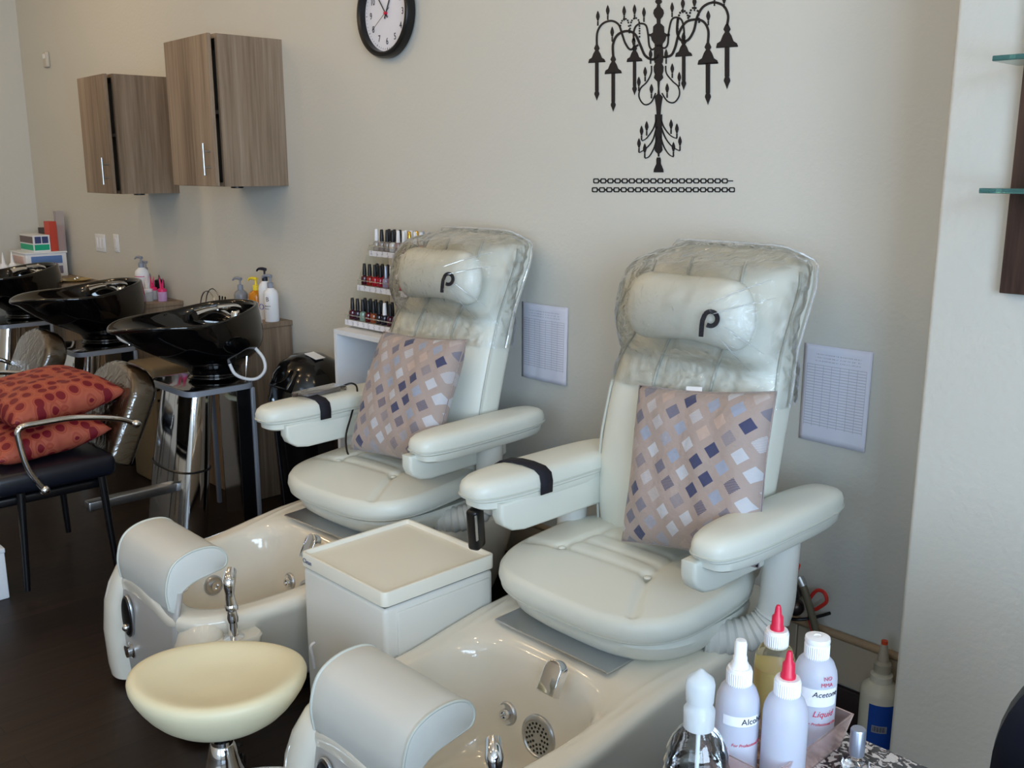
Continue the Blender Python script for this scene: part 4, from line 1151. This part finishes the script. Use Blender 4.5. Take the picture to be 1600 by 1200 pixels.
def make_shampoo_chair():
    xc = -4.03
    e = empty('shampoo_chair', (xc, -1.25, 0))
    part(MB().box((xc, -1.285, .445), (.50, .46, .09), r=.03), 'seat', M['vinylblack'], e)
    Mt = Matrix.Translation((xc+.02, -1.035, .44)) @ Euler((R(-24), 0, 0)).to_matrix().to_4x4()
    o = [(-.20, 0), (.20, 0)]+[(.21*math.cos(PI*i/14)*(1 if abs(math.cos(PI*i/14)) < .9 else 1), .27+.115*math.sin(PI*i/14)) for i in range(15)]
    My = Mt @ Matrix(((1, 0, 0, 0), (0, 0, -1, 0), (0, 1, 0, 0), (0, 0, 0, 1)))
    bk = part(MB().prism(o, .095, My @ Matrix.Translation((0, 0, -.05)), .022), 'backrest', M['tanpad'], e)
    o2 = [(a*1.035, b*1.03-.004) for a, b in o]
    part(MB().prism(o2, .108, My @ Matrix.Translation((0, 0, -.0565)), .026), 'plastic_cover', M['film2'], bk, 'clear plastic cover')
    for sx in (-1, 1):
        X = xc+sx*.262
        ar = part(MB().tube([(X-sx*.01, -.975, .60), (X, -1.05, .635), (X, -1.2, .665), (X, -1.33, .668), (X, -1.405, .66), (X, -1.41, .60), (X, -1.39, .50), (X, -1.345, .415)], .0115, 12, 6), 'armrest', M['chrome'], e)
        part(MB().sph((X, -.972, .60), .018), 'joint', M['chrome'], ar)
        part(MB().sph((X, -1.34, .408), .020), 'joint', M['chrome'], ar)
        for y in (-1.44, -1.1):
            part(MB().tube([(X-sx*.02, y+.02 if y < -1.2 else y-.02, .41), (X, y, .03)], [.016, .011], 10), 'leg', M['black'], e)
    part(MB().box((xc, -1.30, .375), (.44, .40, .035), r=.01), 'seat_frame', M['black'], e)
    return e
M['tanpad'] = mat('tan_brown_vinyl', srgb(92, 76, 56), .35)
def film2():
    m = M['film'].copy(); m.name = 'thick_clear_plastic'
    for n in m.node_tree.nodes:
        if n.type == 'FRESNEL': n.inputs['IOR'].default_value = 1.55
        if n.type == 'TEX_NOISE': n.inputs['Scale'].default_value = 14
    return m
M['film2'] = film2()
sc1 = make_shampoo_chair()
tag(sc1, 'black shampoo chair with chrome arms and plastic-wrapped back, holding the red cushions', 'shampoo chair', 'shampoo chairs')
sc2 = copy_tree(sc1); sc2.location.x -= 1.12; sc2.location.y += .05
tag(sc2, 'black shampoo chair with plastic-wrapped back, cut off by the left edge', 'shampoo chair', 'shampoo chairs')
put_pillow((-4.075, -1.215, .705), (R(6), R(4), R(8)), 'red and orange dotted cushion, upper one, lying across the chrome chair arms', 'red dotted cushions', M['redfab'], .46, .075, 5, 'dotted_cushion', False)
put_pillow((-4.06, -1.27, .567), (R(6), R(4), R(4)), 'red and orange dotted cushion, lower one, lying on the shampoo chair seat', 'red dotted cushions', M['redfab'], .44, .066, 6, 'dotted_cushion', False)

# counters behind the bowls
for x1, z, lab in ((-4.168, .868, 'taupe wood counter behind the nearest shampoo bowl'), (-5.346, .850, 'taupe wood counter behind the middle shampoo bowl'), (-6.46, .868, 'taupe wood counter in the far left corner, under the white drawer tower')):
    wd = .52 if x1 > -6 else 1.16
    e = empty('shelf_counter', (x1-wd/2, -.15, 0), 0, lab, 'counter', 'counters behind the bowls')
    part(MB().box((x1-wd/2, -.15, z-.012), (wd, .30, .024), r=.002, seg=1), 'counter_top', M['cabwood'], e)
    part(MB().box((x1-wd/2, -.145, z/2-.012), (wd-.006, .28, z-.024), r=.002, seg=1), 'carcass', M['cabwood'], e)
    if x1 < -6: part(MB().box((-7.235, -.45, z-.012), (.76, .30, .024), r=.002, seg=1), 'counter_wing', M['cabwood'], e)

def pump(loc, label, bodym, capm, r=.034, h=.14, ang=200, group='toiletries on the counters', k=1, lettering=None):
    e = empty('pump_bottle', loc, 0, label, 'bottle', group)
    MB().lathe([(0, 0), (r*.95, 0), (r, .004), (r, h*.78), (r*.9, h*.88), (r*.45, h*.97), (r*.36, h), (0, h)], seg=28).build('bottle_body', bodym, e)
    MB().lathe([(0, h-.003), (r*.42, h-.003), (r*.42, h+.022*k), (r*.14, h+.026*k), (r*.14, h+.05*k), (0, h+.05*k)], seg=20).build('collar', capm, e)
    a = R(ang); c, s = math.cos(a), math.sin(a)
    MB().tube([(-.008*c, -.008*s, h+.052*k), (.012*c, .012*s, h+.056*k), (.036*c, .036*s, h+.054*k), (.048*c, .048*s, h+.043*k)], [.009, .008, .006, .004], 10, 4).build('pump_nozzle', capm, e)
    return e
M['greycap'] = mat('grey_cap', srgb(140, 146, 160), .35)
M['orange'] = mat('amber_bottle', srgb(232, 150, 30), .25, trans=.3)
M['navycap'] = mat('navy_black_cap', srgb(24, 28, 48), .35)
pw = pump((-4.215, -.085, .868), 'white pump bottle with a grey pump, nearest on the counter behind the nearest bowl', M['white'], M['greycap'], .035, .165)
curved_text('B', .03, (0, 0), .035, .10, R(15), M['ink'], pw); curved_text('shampoo', .009, (0, 0), .035, .075, R(0), M['ink'], pw); curved_text('moisture', .007, (0, 0), .035, .062, R(0), M['ink'], pw)
pk2 = pump((-4.300, -.065, .868), 'white pump bottle with a black pump, behind the grey-pump bottle', M['white'], M['navycap'], .034, .190)
curved_text('O', .04, (0, 0), .034, .05, R(-10), mat('blue_print', srgb(90, 110, 200), .5), pk2)
pump((-4.40, -.06, .868), 'amber orange pump bottle with a yellow pump behind the nearest bowl', M['orange'], mat('yellow_pump', srgb(240, 215, 60), .4), .038, .135)
pump((-4.54, -.07, .868), 'grey translucent pump bottle behind the nearest bowl', mat('grey_bottle', srgb(150, 158, 170), .3, trans=.3), M['greycap'], .034, .125)
bk = empty('wire_basket', (-4.78, -.10, .868), 0, 'small round wire holder with combs, partly hidden behind the nearest bowl', 'basket')
part(MB().tube([(-4.78+.09*math.cos(PI*i/10), -.10, .868+.11*math.sin(PI*i/10)) for i in range(11)], .003, 6).tube([(-4.78+.09*math.cos(PI*i/10), -.13, .868+.10*math.sin(PI*i/10)) for i in range(11)], .003, 6), 'hoop', M['steel'], bk)
for i in range(3): part(MB().cyl((-4.70+.03*i, -.11, .868), (-4.69+.03*i, -.11, .95), .004, 6), 'comb', M['black'], bk)
ps = pump((-5.592, -.125, .850), 'white bottle with grey pump and pink band lettered Shampoo, on the middle counter', M['white'], M['greycap'], .040, .185)
wrap(.040, .130, .134, -1.5, 1.5).build('pink_band', M['pinkink'], ps)
wrap(.040, .085, .097, R(20), R(60)).build('pink_patch', M['pinkink'], ps)
curved_text('Shampoo', .020, (0, 0), .040, .02, R(-15), M['ink'], ps)
pump((-5.66, -.07, .850), 'slim silver pump bottle beside the pink-banded shampoo bottle', M['greycap'], M['greycap'], .026, .15)
def squeeze(loc, bodym, nozm, label, n=1, r=.026, h=.05, th=.07):
    e = empty('applicator_bottle', loc, 0, label, 'bottle', 'applicator bottles on the middle counter')
    MB().lathe([(0, 0), (r*.96, 0), (r, .003), (r, h), (r*.8, h+.006), (0, h+.006)], seg=24).build('bottle_body', bodym, e)
    MB().lathe([(0, h+.004), (r*.98, h+.004), (r*.95, h+.018), (r*.6, h+.022), (0, h+.022)], seg=24).build('collar', nozm, e)
    for i in range(n):
        a = R(-18+36*i/(max(1, n-1))) if n > 1 else 0
        MB().tube([(.010*(i-(n-1)/2), 0, h+.018), (.010*(i-(n-1)/2)+math.sin(a)*th, 0, h+.018+th*math.cos(a))], [.008, .0015], 10).build('nozzle', nozm, e)
M['pinkp'] = mat('pink_plastic', srgb(235, 50, 120), .35)
squeeze((-5.47, -.15, .850), M['frost'], M['whitecap'], 'clear applicator bottle with a white three-pronged nozzle on the middle counter', 3)
squeeze((-5.42, -.09, .850), mat('lilac_bottle', srgb(210, 170, 220), .3), M['pinkp'], 'lilac applicator bottle with a pink nozzle, rightmost on the middle counter', 2)
squeeze((-5.52, -.10, .850), M['frost'], M['pinkp'], 'applicator bottle with a pink nozzle, next to the pink-banded shampoo bottle', 2)
squeeze((-5.535, -.05, .850), M['black'], M['black'], 'black applicator bottle at the back of the middle counter', 1, .028, .09, .03)

# far left counter: drawer tower, boxes, dispensers
dt = empty('drawer_tower', (-7.15, -.175, .868), 0, 'white plastic drawer tower with see-through drawers in the far left corner', 'drawers')
part(MB().box((-7.15, -.175, .948), (.30, .265, .16), r=.006), 'frame', M['white'], dt)
part(MB().box((-7.15, -.175, 1.032), (.31, .275, .012), r=.003), 'top', M['white'], dt)
for z, c in ((.985, srgb(96, 130, 190)), (.915, srgb(120, 118, 140))):
    d = part(MB().box((-6.998, -.175, z), (.012, .20, .052), r=.004), 'drawer', mat('smoky_drawer', c, .25), dt)
    part(MB().box((-7.15, -.309, z), (.22, .008, .05), r=.003), 'drawer_window', mat('rosy_window', srgb(205, 175, 170), .3), dt)
def carton(x0, x1, y0, y1, z0, z1, mt, label, name='product_carton'):
    e = empty(name, ((x0+x1)/2, (y0+y1)/2, z0), 0, label, 'box', 'cartons on the drawer tower')
    part(MB().box(((x0+x1)/2, (y0+y1)/2, (z0+z1)/2), (x1-x0, y1-y0, z1-z0), r=.001, seg=1), 'carton', mt, e)
    return e
M['green'] = mat('green_print', srgb(20, 170, 130), .5)
zt = 1.038
c1 = carton(-7.28, -7.02, -.245, -.135, zt, zt+.112, M['white'], 'white carton with green panel and two dark photos, on the drawer tower')
part(MB().box((-7.0195, -.19, zt+.030), (.0015, .095, .038)), 'green_panel', M['green'], c1)
for y in (-.213, -.167): part(MB().box((-7.0195, y, zt+.080), (.0015, .040, .045)), 'photo_panel', mat('navy_print', srgb(60, 70, 120), .5), c1)
part(MB().box((-7.15, -.2455, zt+.03), (.25, .0015, .038)), 'green_panel', M['green'], c1)
part(MB().box((-7.15, -.2455, zt+.08), (.25, .0015, .045)), 'grey_panel', mat('grey_print', srgb(110, 95, 95), .5), c1)
carton(-7.28, -7.13, -.12, -.055, zt, zt+.15, mat('dark_carton', srgb(60, 48, 50), .5), 'dark narrow carton behind the green and white carton')
carton(-7.12, -7.02, -.132, -.085, zt, zt+.20, mat('red_carton', srgb(196, 70, 52), .45), 'red and orange upright carton on the drawer tower')
e = empty('acrylic_holder', (-7.03, -.06, zt), 0, 'tall clear acrylic holder with pink sheets beside the red carton', 'holder')
MB().box((0, 0, .135), (.05, .05, .27), r=.001, seg=1).build('sleeve', mat('clear_acrylic', srgb(215, 205, 205), .1, trans=.6), e)
MB().box((.0, -.0, .09), (.036, .03, .17)).build('leaflets', mat('pink_leaflets', srgb(232, 150, 150), .5), e)
for i, (px, py) in enumerate(((-6.895, -.48), (-6.93, -.415), (-6.90, -.55), (-6.97, -.49))):
    e = empty('applicator_bottle', (px, py, .868), 0, ['white cone-tipped bottle with dark print, right of the row at the left edge', 'white cone-tipped bottle nearest the drawer tower', 'white cone-tipped bottle cut by the left edge', 'white cone-tipped bottle at the back of the row at the left edge'][i], 'bottle', 'cone-tipped bottles at the left edge')
    MB().lathe([(0, 0), (.027, 0), (.028, .004), (.028, .10), (.02, .11), (.012, .118), (.003, .19), (0, .191)], seg=20).build('bottle_body', M['whitecap'], e)
    wrap(.028, .03, .075, R(30), R(62)).build('print', mat('grey_ink', srgb(110, 90, 120), .6), e)
e = empty('serving_plate', (-6.62, -.14, .868), 0, 'golden tray with small items on the far left counter', 'tray')
MB().lathe([(0, .0), (.07, .0), (.10, .012), (.102, .014), (.07, .006), (0, .004)], seg=32).build('plate', mat('gold_plate', srgb(200, 170, 90), .25, metal=.6), e)
MB().sph((.0, .02, .018), .012).sph((.035, -.01, .016), .010).build('trinkets', M['chrome'], e)
hm = empty('vent_hamper', (-4.85, -.40, 0), 0, 'beige perforated hamper against the wall between the shampoo bowls', 'hamper')
part(MB().box((-4.85, -.40, .31), (.30, .20, .62), r=.02), 'body', mat('beige_plastic', srgb(122, 106, 80), .5), hm)
hb = MB()
for r_ in range(9):
    for c_ in range(5): hb.box((-4.699, -.47+.035*c_, .12+.055*r_), (.004, .016, .012))
part(hb, 'vent_slots', M['black'], hm)

# dome-lid bin
bn = empty('waste_bin', (-3.70, -.215, 0), 0, 'black domed waste bin with a small white sticker, left of the white shelf unit', 'bin')
MB().lathe([(0, 0), (.135, 0), (.140, .01), (.168, .57), (.172, .60), (0, .60)], seg=40).build('bin_body', M['canblack'], bn)
MB().lathe([(.174, .575), (.180, .58), (.180, .61), (.174, .62), (.169, .66), (.152, .715), (.122, .76), (.07, .790), (.0, .80)], seg=40).build('dome_lid', M['canblack'], bn)
MB().box((0.02, -.13, .70), (.15, .035, .10), r=.01, rot=(R(-35), 0, 0)).build('flap', M['canblack'], bn)
s_ = MB().box((.06, .0, .7935), (.075, .055, .002), rot=(0, R(14), R(10))).build('sticker', M['white'], bn); s_['label'] = 'white sticker'
MB().lathe([(.173, .565), (.184, .555), (.186, .550), (.176, .548)], seg=40).build('bag_rim', mat('bin_bag', srgb(120, 130, 110), .4), bn)

# ------------------------------------------------------------------ white shelf unit, polish rack and polishes
su = empty('shelf_unit', (-3.09, -.18, 0), 0, 'white open shelf unit behind the farther pedicure chair, under the polish rack', 'shelf unit')
X0, X1, Y0, Y1, ZT = -3.325, -2.855, -.32, -.01, .962
part(MB().box(((X0+X1)/2, (Y0+Y1)/2, ZT-.01), (X1-X0, Y1-Y0, .02), r=.001, seg=1), 'top', M['whitelam'], su)
for x in (X0+.009, X1-.009): part(MB().box((x, (Y0+Y1)/2, (ZT-.02)/2), (.018, Y1-Y0, ZT-.02)), 'side_panel', M['whitelam'], su)
part(MB().box(((X0+X1)/2, Y1-.004, (ZT-.02)/2), (X1-X0-.036, .008, ZT-.02)), 'back_panel', M['whitelam'], su)
for z in (.08, .38, .70): part(MB().box(((X0+X1)/2, (Y0+Y1)/2, z), (X1-X0-.036, Y1-Y0-.01, .016)), 'shelf', M['whitelam'], su)
for x, z, s, l in ((-3.10, .709, .055, 'small dark jar on the shelf of the white unit'), (-3.03, .709, .07, 'larger dark jar next to the small one inside the white unit')):
    e = empty('jar', (x, -.16, z), 0, l, 'jar', 'jars in the white unit')
    MB().lathe([(0, 0), (s*.5, 0), (s*.5, s*.8), (s*.4, s*.9), (0, s*.9)], seg=20).build('jar_body', mat('dark_glass', srgb(40, 36, 44), .15), e)
    MB().lathe([(0, s*.88), (s*.45, s*.88), (s*.45, s*1.2), (0, s*1.22)], seg=20).build('lid', M['chrome'] if s < .06 else M['blackcap'], e)
def striplabel():
    m = mat('printed_label_strip', srgb(226, 228, 238), .6)
    nt = m.node_tree; N = nt.nodes; L = nt.links; p = N['Principled BSDF']
    tc = N.new('ShaderNodeTexCoord'); sp = N.new('ShaderNodeSeparateXYZ'); L.new(tc.outputs['Object'], sp.inputs[0])
    def mth(op, a, b=None):
        k = N.new('ShaderNodeMath'); k.operation = op
        for i, v in enumerate((a, b)):
            if v is None: continue
            if isinstance(v, (int, float)): k.inputs[i].default_value = v
            else: L.new(v, k.inputs[i])
        return k.outputs[0]
    a = mth('LESS_THAN', mth('FRACT', mth('MULTIPLY', sp.outputs['X'], 27.4)), .35)
    nz = N.new('ShaderNodeTexNoise'); nz.inputs['Scale'].default_value = 260; L.new(tc.outputs['Object'], nz.inputs['Vector'])
    z = mth('ADD', sp.outputs['Z'], 0)
    f = mth('MULTIPLY', a, mth('GREATER_THAN', nz.outputs['Fac'], .52))
    mx = N.new('ShaderNodeMix'); mx.data_type = 'RGBA'; mx.inputs['A'].default_value = srgb(226, 228, 238); mx.inputs['B'].default_value = srgb(120, 120, 135)
    L.new(mth('MULTIPLY', f, .7), mx.inputs['Factor']); L.new(mx.outputs['Result'], p.inputs['Base Color'])
    return m
M['striplabel'] = striplabel()
rk = empty('polish_rack', (-3.09, -.15, ZT), 0, 'clear acrylic three-tier rack of nail polish on the white shelf unit', 'rack')
M['acr'] = mat('rack_acrylic', srgb(235, 235, 225), .08, trans=.85, ior=1.2)
TI = ((.995, -.215), (1.130, -.150), (1.266, -.085))
RX0, RX1 = -3.335, -2.865
back = [(-.27, ZT+.001), (-.265, ZT+.001), (-.035, 1.30), (-.040, 1.30)]
for x in (RX0, RX1): part(MB().prism([(-.262, ZT+.001), (-.03, ZT+.001), (-.03, 1.305), (-.125, 1.285)], .004, Matrix(((0, 0, 1, x-.002), (1, 0, 0, 0), (0, 1, 0, 0), (0, 0, 0, 1)))), 'side_panel', M['acr'], rk, smooth=False)
for z, y in TI:
    t_ = part(MB().box(((RX0+RX1)/2, y+.005, z-.003), (RX1-RX0-.006, .088, .004)), 'tier', M['acr'], rk, smooth=False)
    st_ = part(MB().box(((RX0+RX1)/2, y-.042, z-.012), (RX1-RX0-.006, .003, .022)), 'label_strip', M['striplabel'], t_, smooth=False)
    part(MB().cyl((RX0, y-.040, z+.018), (RX1, y-.040, z+.018), .0025, 8), 'retaining_bar', M['acr'], t_)
def pm(c, t=.25): return mat('polish_colour', c, .08, trans=t, coat=.5)
clear = [('clear', pm(srgb(205, 200, 195), .6)), ('sheer grey', pm(srgb(170, 160, 155), .4)), ('milky white', pm(srgb(222, 220, 218), .2)), ('dusty pink', pm(srgb(176, 150, 150), .3)), ('green', pm(srgb(70, 110, 50))), ('teal', pm(srgb(60, 100, 105))), ('rosy', pm(srgb(215, 160, 160), .3)), ('pale mint', pm(srgb(180, 205, 195), .4))]
reds = [('plum', pm(srgb(80, 20, 40))), ('brick red', pm(srgb(160, 40, 30))), ('bright red', pm(srgb(190, 24, 44))), ('crimson', pm(srgb(170, 20, 50))), ('lilac', pm(srgb(180, 170, 200), .3)), ('rust', pm(srgb(170, 70, 50))), ('dark violet', pm(srgb(70, 30, 70))), ('neon pink', pm(srgb(240, 50, 110)))]
darks = [('wine', pm(srgb(80, 16, 40))), ('aubergine', pm(srgb(50, 18, 44))), ('mint shimmer', pm(srgb(140, 170, 155))), ('oxblood', pm(srgb(100, 20, 26))), ('copper', pm(srgb(160, 80, 40))), ('black cherry', pm(srgb(30, 14, 26))), ('deep navy', pm(srgb(26, 24, 50)))]
GOLD = mat('gold_cap', srgb(220, 180, 80), .2, metal=1)
CAPS = {'black': M['blackcap'], 'white': M['whitecap'], 'silver': M['silvercap'], 'gold': GOLD}
rows = [
  (2, 'top', clear, ['white', 'black', 'black', 'black', 'white', 'white', 'gold', 'white', 'white', 'silver', 'silver', 'silver'], [0, 1, 1, 2, 3, 3, 4, 5, 6, 7, 1, 3], ['black', 'black', 'black', 'white', 'white', 'gold', 'silver', 'silver'], [1, 0, 3, 6, 2, 4, 0, 7]),
  (1, 'middle', reds, ['black', 'black', 'black', 'black', 'silver', 'white', 'white', 'white', 'black', 'white'], [0, 1, 2, 3, 4, 5, 6, 7, 2, 3], ['black', 'black', 'black', 'black', 'silver', 'silver', 'silver'], [1, 2, 3, 0, 6, 4, 7]),
  (0, 'bottom', darks, ['black', 'black', 'black', 'black', 'black', 'black', 'white', 'black'], [0, 1, 2, 3, 4, 5, 6, 0], ['black', 'black', 'black', 'black', 'black', 'black'], [1, 5, 6, 0, 3, 5])]
ordn = ['first', 'second', 'third', 'fourth', 'fifth', 'sixth', 'seventh', 'eighth', 'ninth', 'tenth', 'eleventh', 'twelfth']
cache = {}
for ti, tn, cols, fcap, fcol, bcap, bcol in rows:
    z, y = TI[ti]
    for rank, caps, idx, dy, dx in (('front', fcap, fcol, -.018, .022), ('back', bcap, bcol, .020, .058)):
        for i, (cn, ci) in enumerate(zip(caps, idx)):
            colname, cm = cols[ci]
            lab = '%s nail polish, %s cap, %s from left, %s rank, %s tier of rack' % (colname, cn, ordn[i], rank, tn)
            loc = (RX0+dx+.0365*i, y+dy, z)
            key = (colname, cn)
            if key in cache:
                e = copy_tree(cache[key]); e.location = loc; e['label'] = lab; e['group'] = 'nail polishes on the %s tier' % tn
            else:
                e = polish(loc, cm, CAPS[cn], lab, 'nail polishes on the %s tier' % tn, k=1.06); cache[key] = e

# ------------------------------------------------------------------ small things on the farther chair
ax = XC-1.125-.325
rc_ = empty('handset', (ax-.005, -.60, .7915), R(8), 'grey handset in clear plastic under the black strap of the farther chair, with its cord', 'remote control')
MB().box((0, 0, .008), (.055, .16, .016), r=.005).build('handset_body', mat('dull_grey_plastic', srgb(130, 128, 130), .3), rc_)
MB().box((0, -.03, .0165), (.04, .07, .001)).build('keypad', M['black'], rc_)
MB().box((0, 0, .009), (.075, .20, .019), r=.004).build('plastic_wrap', M['film2'], rc_)
MB().tube([(.01, .085, .008), (.03, .13, .02), (.07, .12, .0), (.098, .06, -.08), (.11, .02, -.15), (.15, .0, -.215), (.23, .02, -.235), (.30, .05, -.225)], .0035, 8, 6).build('cord', M['black'], rc_)
cd = MB(); cd.loft([[Vector(p) for p in ((-.035, 0, 0), (.03, .01, 0), (.038, .012, .055), (-.03, .0, .062))], [Vector(p) for p in ((-.03, .02, 0), (.03, .03, 0), (.03, .03, .03), (-.03, .02, .03))]])
cd.bm.free()
cd = MB().box((0, 0, .035), (.06, .0015, .07), rot=(R(-12), 0, 0)).box((0, .018, .03), (.06, .0015, .06), rot=(R(20), 0, 0))
o = cd.build('folded_card', M['whitecap'], None); o.location = (ax+.05, -.395, .785); o.rotation_euler = (0, 0, R(25))
tag(o, 'small folded white card standing on the armrest beside the tilted cushion', 'card')

# white box at the far left edge
e = empty('storage_box', (-3.97, -1.64, 0), 0, 'plain white box on the floor at the left edge', 'box')
MB().box((0, 0, .0925), (.30, .30, .185), r=.004).build('box_body', M['whitelam'], e)
MB().box((0, 0, .192), (.305, .305, .02), r=.004).build('lid', M['whitelam'], e)
# ------------------------------------------------------------------ light
def area(name, loc, rot, size, sy, power, col):
    l = bpy.data.lights.new(name, 'AREA'); l.shape = 'RECTANGLE'; l.size = size; l.size_y = sy; l.energy = power; l.color = col
    o = bpy.data.objects.new(name, l); COL.objects.link(o); o.location = loc; o.rotation_euler = rot
    return o
area('daylight_right', (XR+.2, -3.3, 1.8), (0, R(90), 0), 1.95, 2.75, 215, (.62, .80, 1.0))
area('daylight_front', (.45, YF-.2, 1.75), (R(90), 0, 0), 2.05, 1.85, 45, (.62, .80, 1.0))
for x, y, pw_ in ((-5.9, -1.3, 13), (-4.9, -2.2, 10), (-3.7, -1.4, 9), (-2.8, -2.3, 8), (-1.9, -1.3, 7), (-1.1, -2.2, 7), (-4.4, -3.6, 12), (-6.9, -2.6, 15), (-2.2, -3.8, 10), (.2, -1.2, 7)):
    l = bpy.data.lights.new('ceiling_lamp_glow', 'POINT'); l.energy = pw_; l.color = (1, .72, .42); l.shadow_soft_size = .05
    o = bpy.data.objects.new('ceiling_lamp_glow', l); COL.objects.link(o); o.location = (x, y, ZC-.22)
w = bpy.data.worlds.new('sky'); SC.world = w; w.use_nodes = True
w.node_tree.nodes['Background'].inputs['Color'].default_value = (.6, .75, 1, 1)
w.node_tree.nodes['Background'].inputs['Strength'].default_value = .6

# ------------------------------------------------------------------ camera
cam = bpy.data.cameras.new('camera'); cam.sensor_width = 36; cam.lens = F_PX/1600*36; cam.clip_start = .05
co = bpy.data.objects.new('camera', cam); COL.objects.link(co)
co.location = CAM; co.rotation_euler = (R(90)-PITCH, 0, TH)
SC.camera = co
SC.view_settings.view_transform = 'Standard'
SC.view_settings.look = 'None'
SC.view_settings.gamma = 1
SC.view_settings.exposure = 0
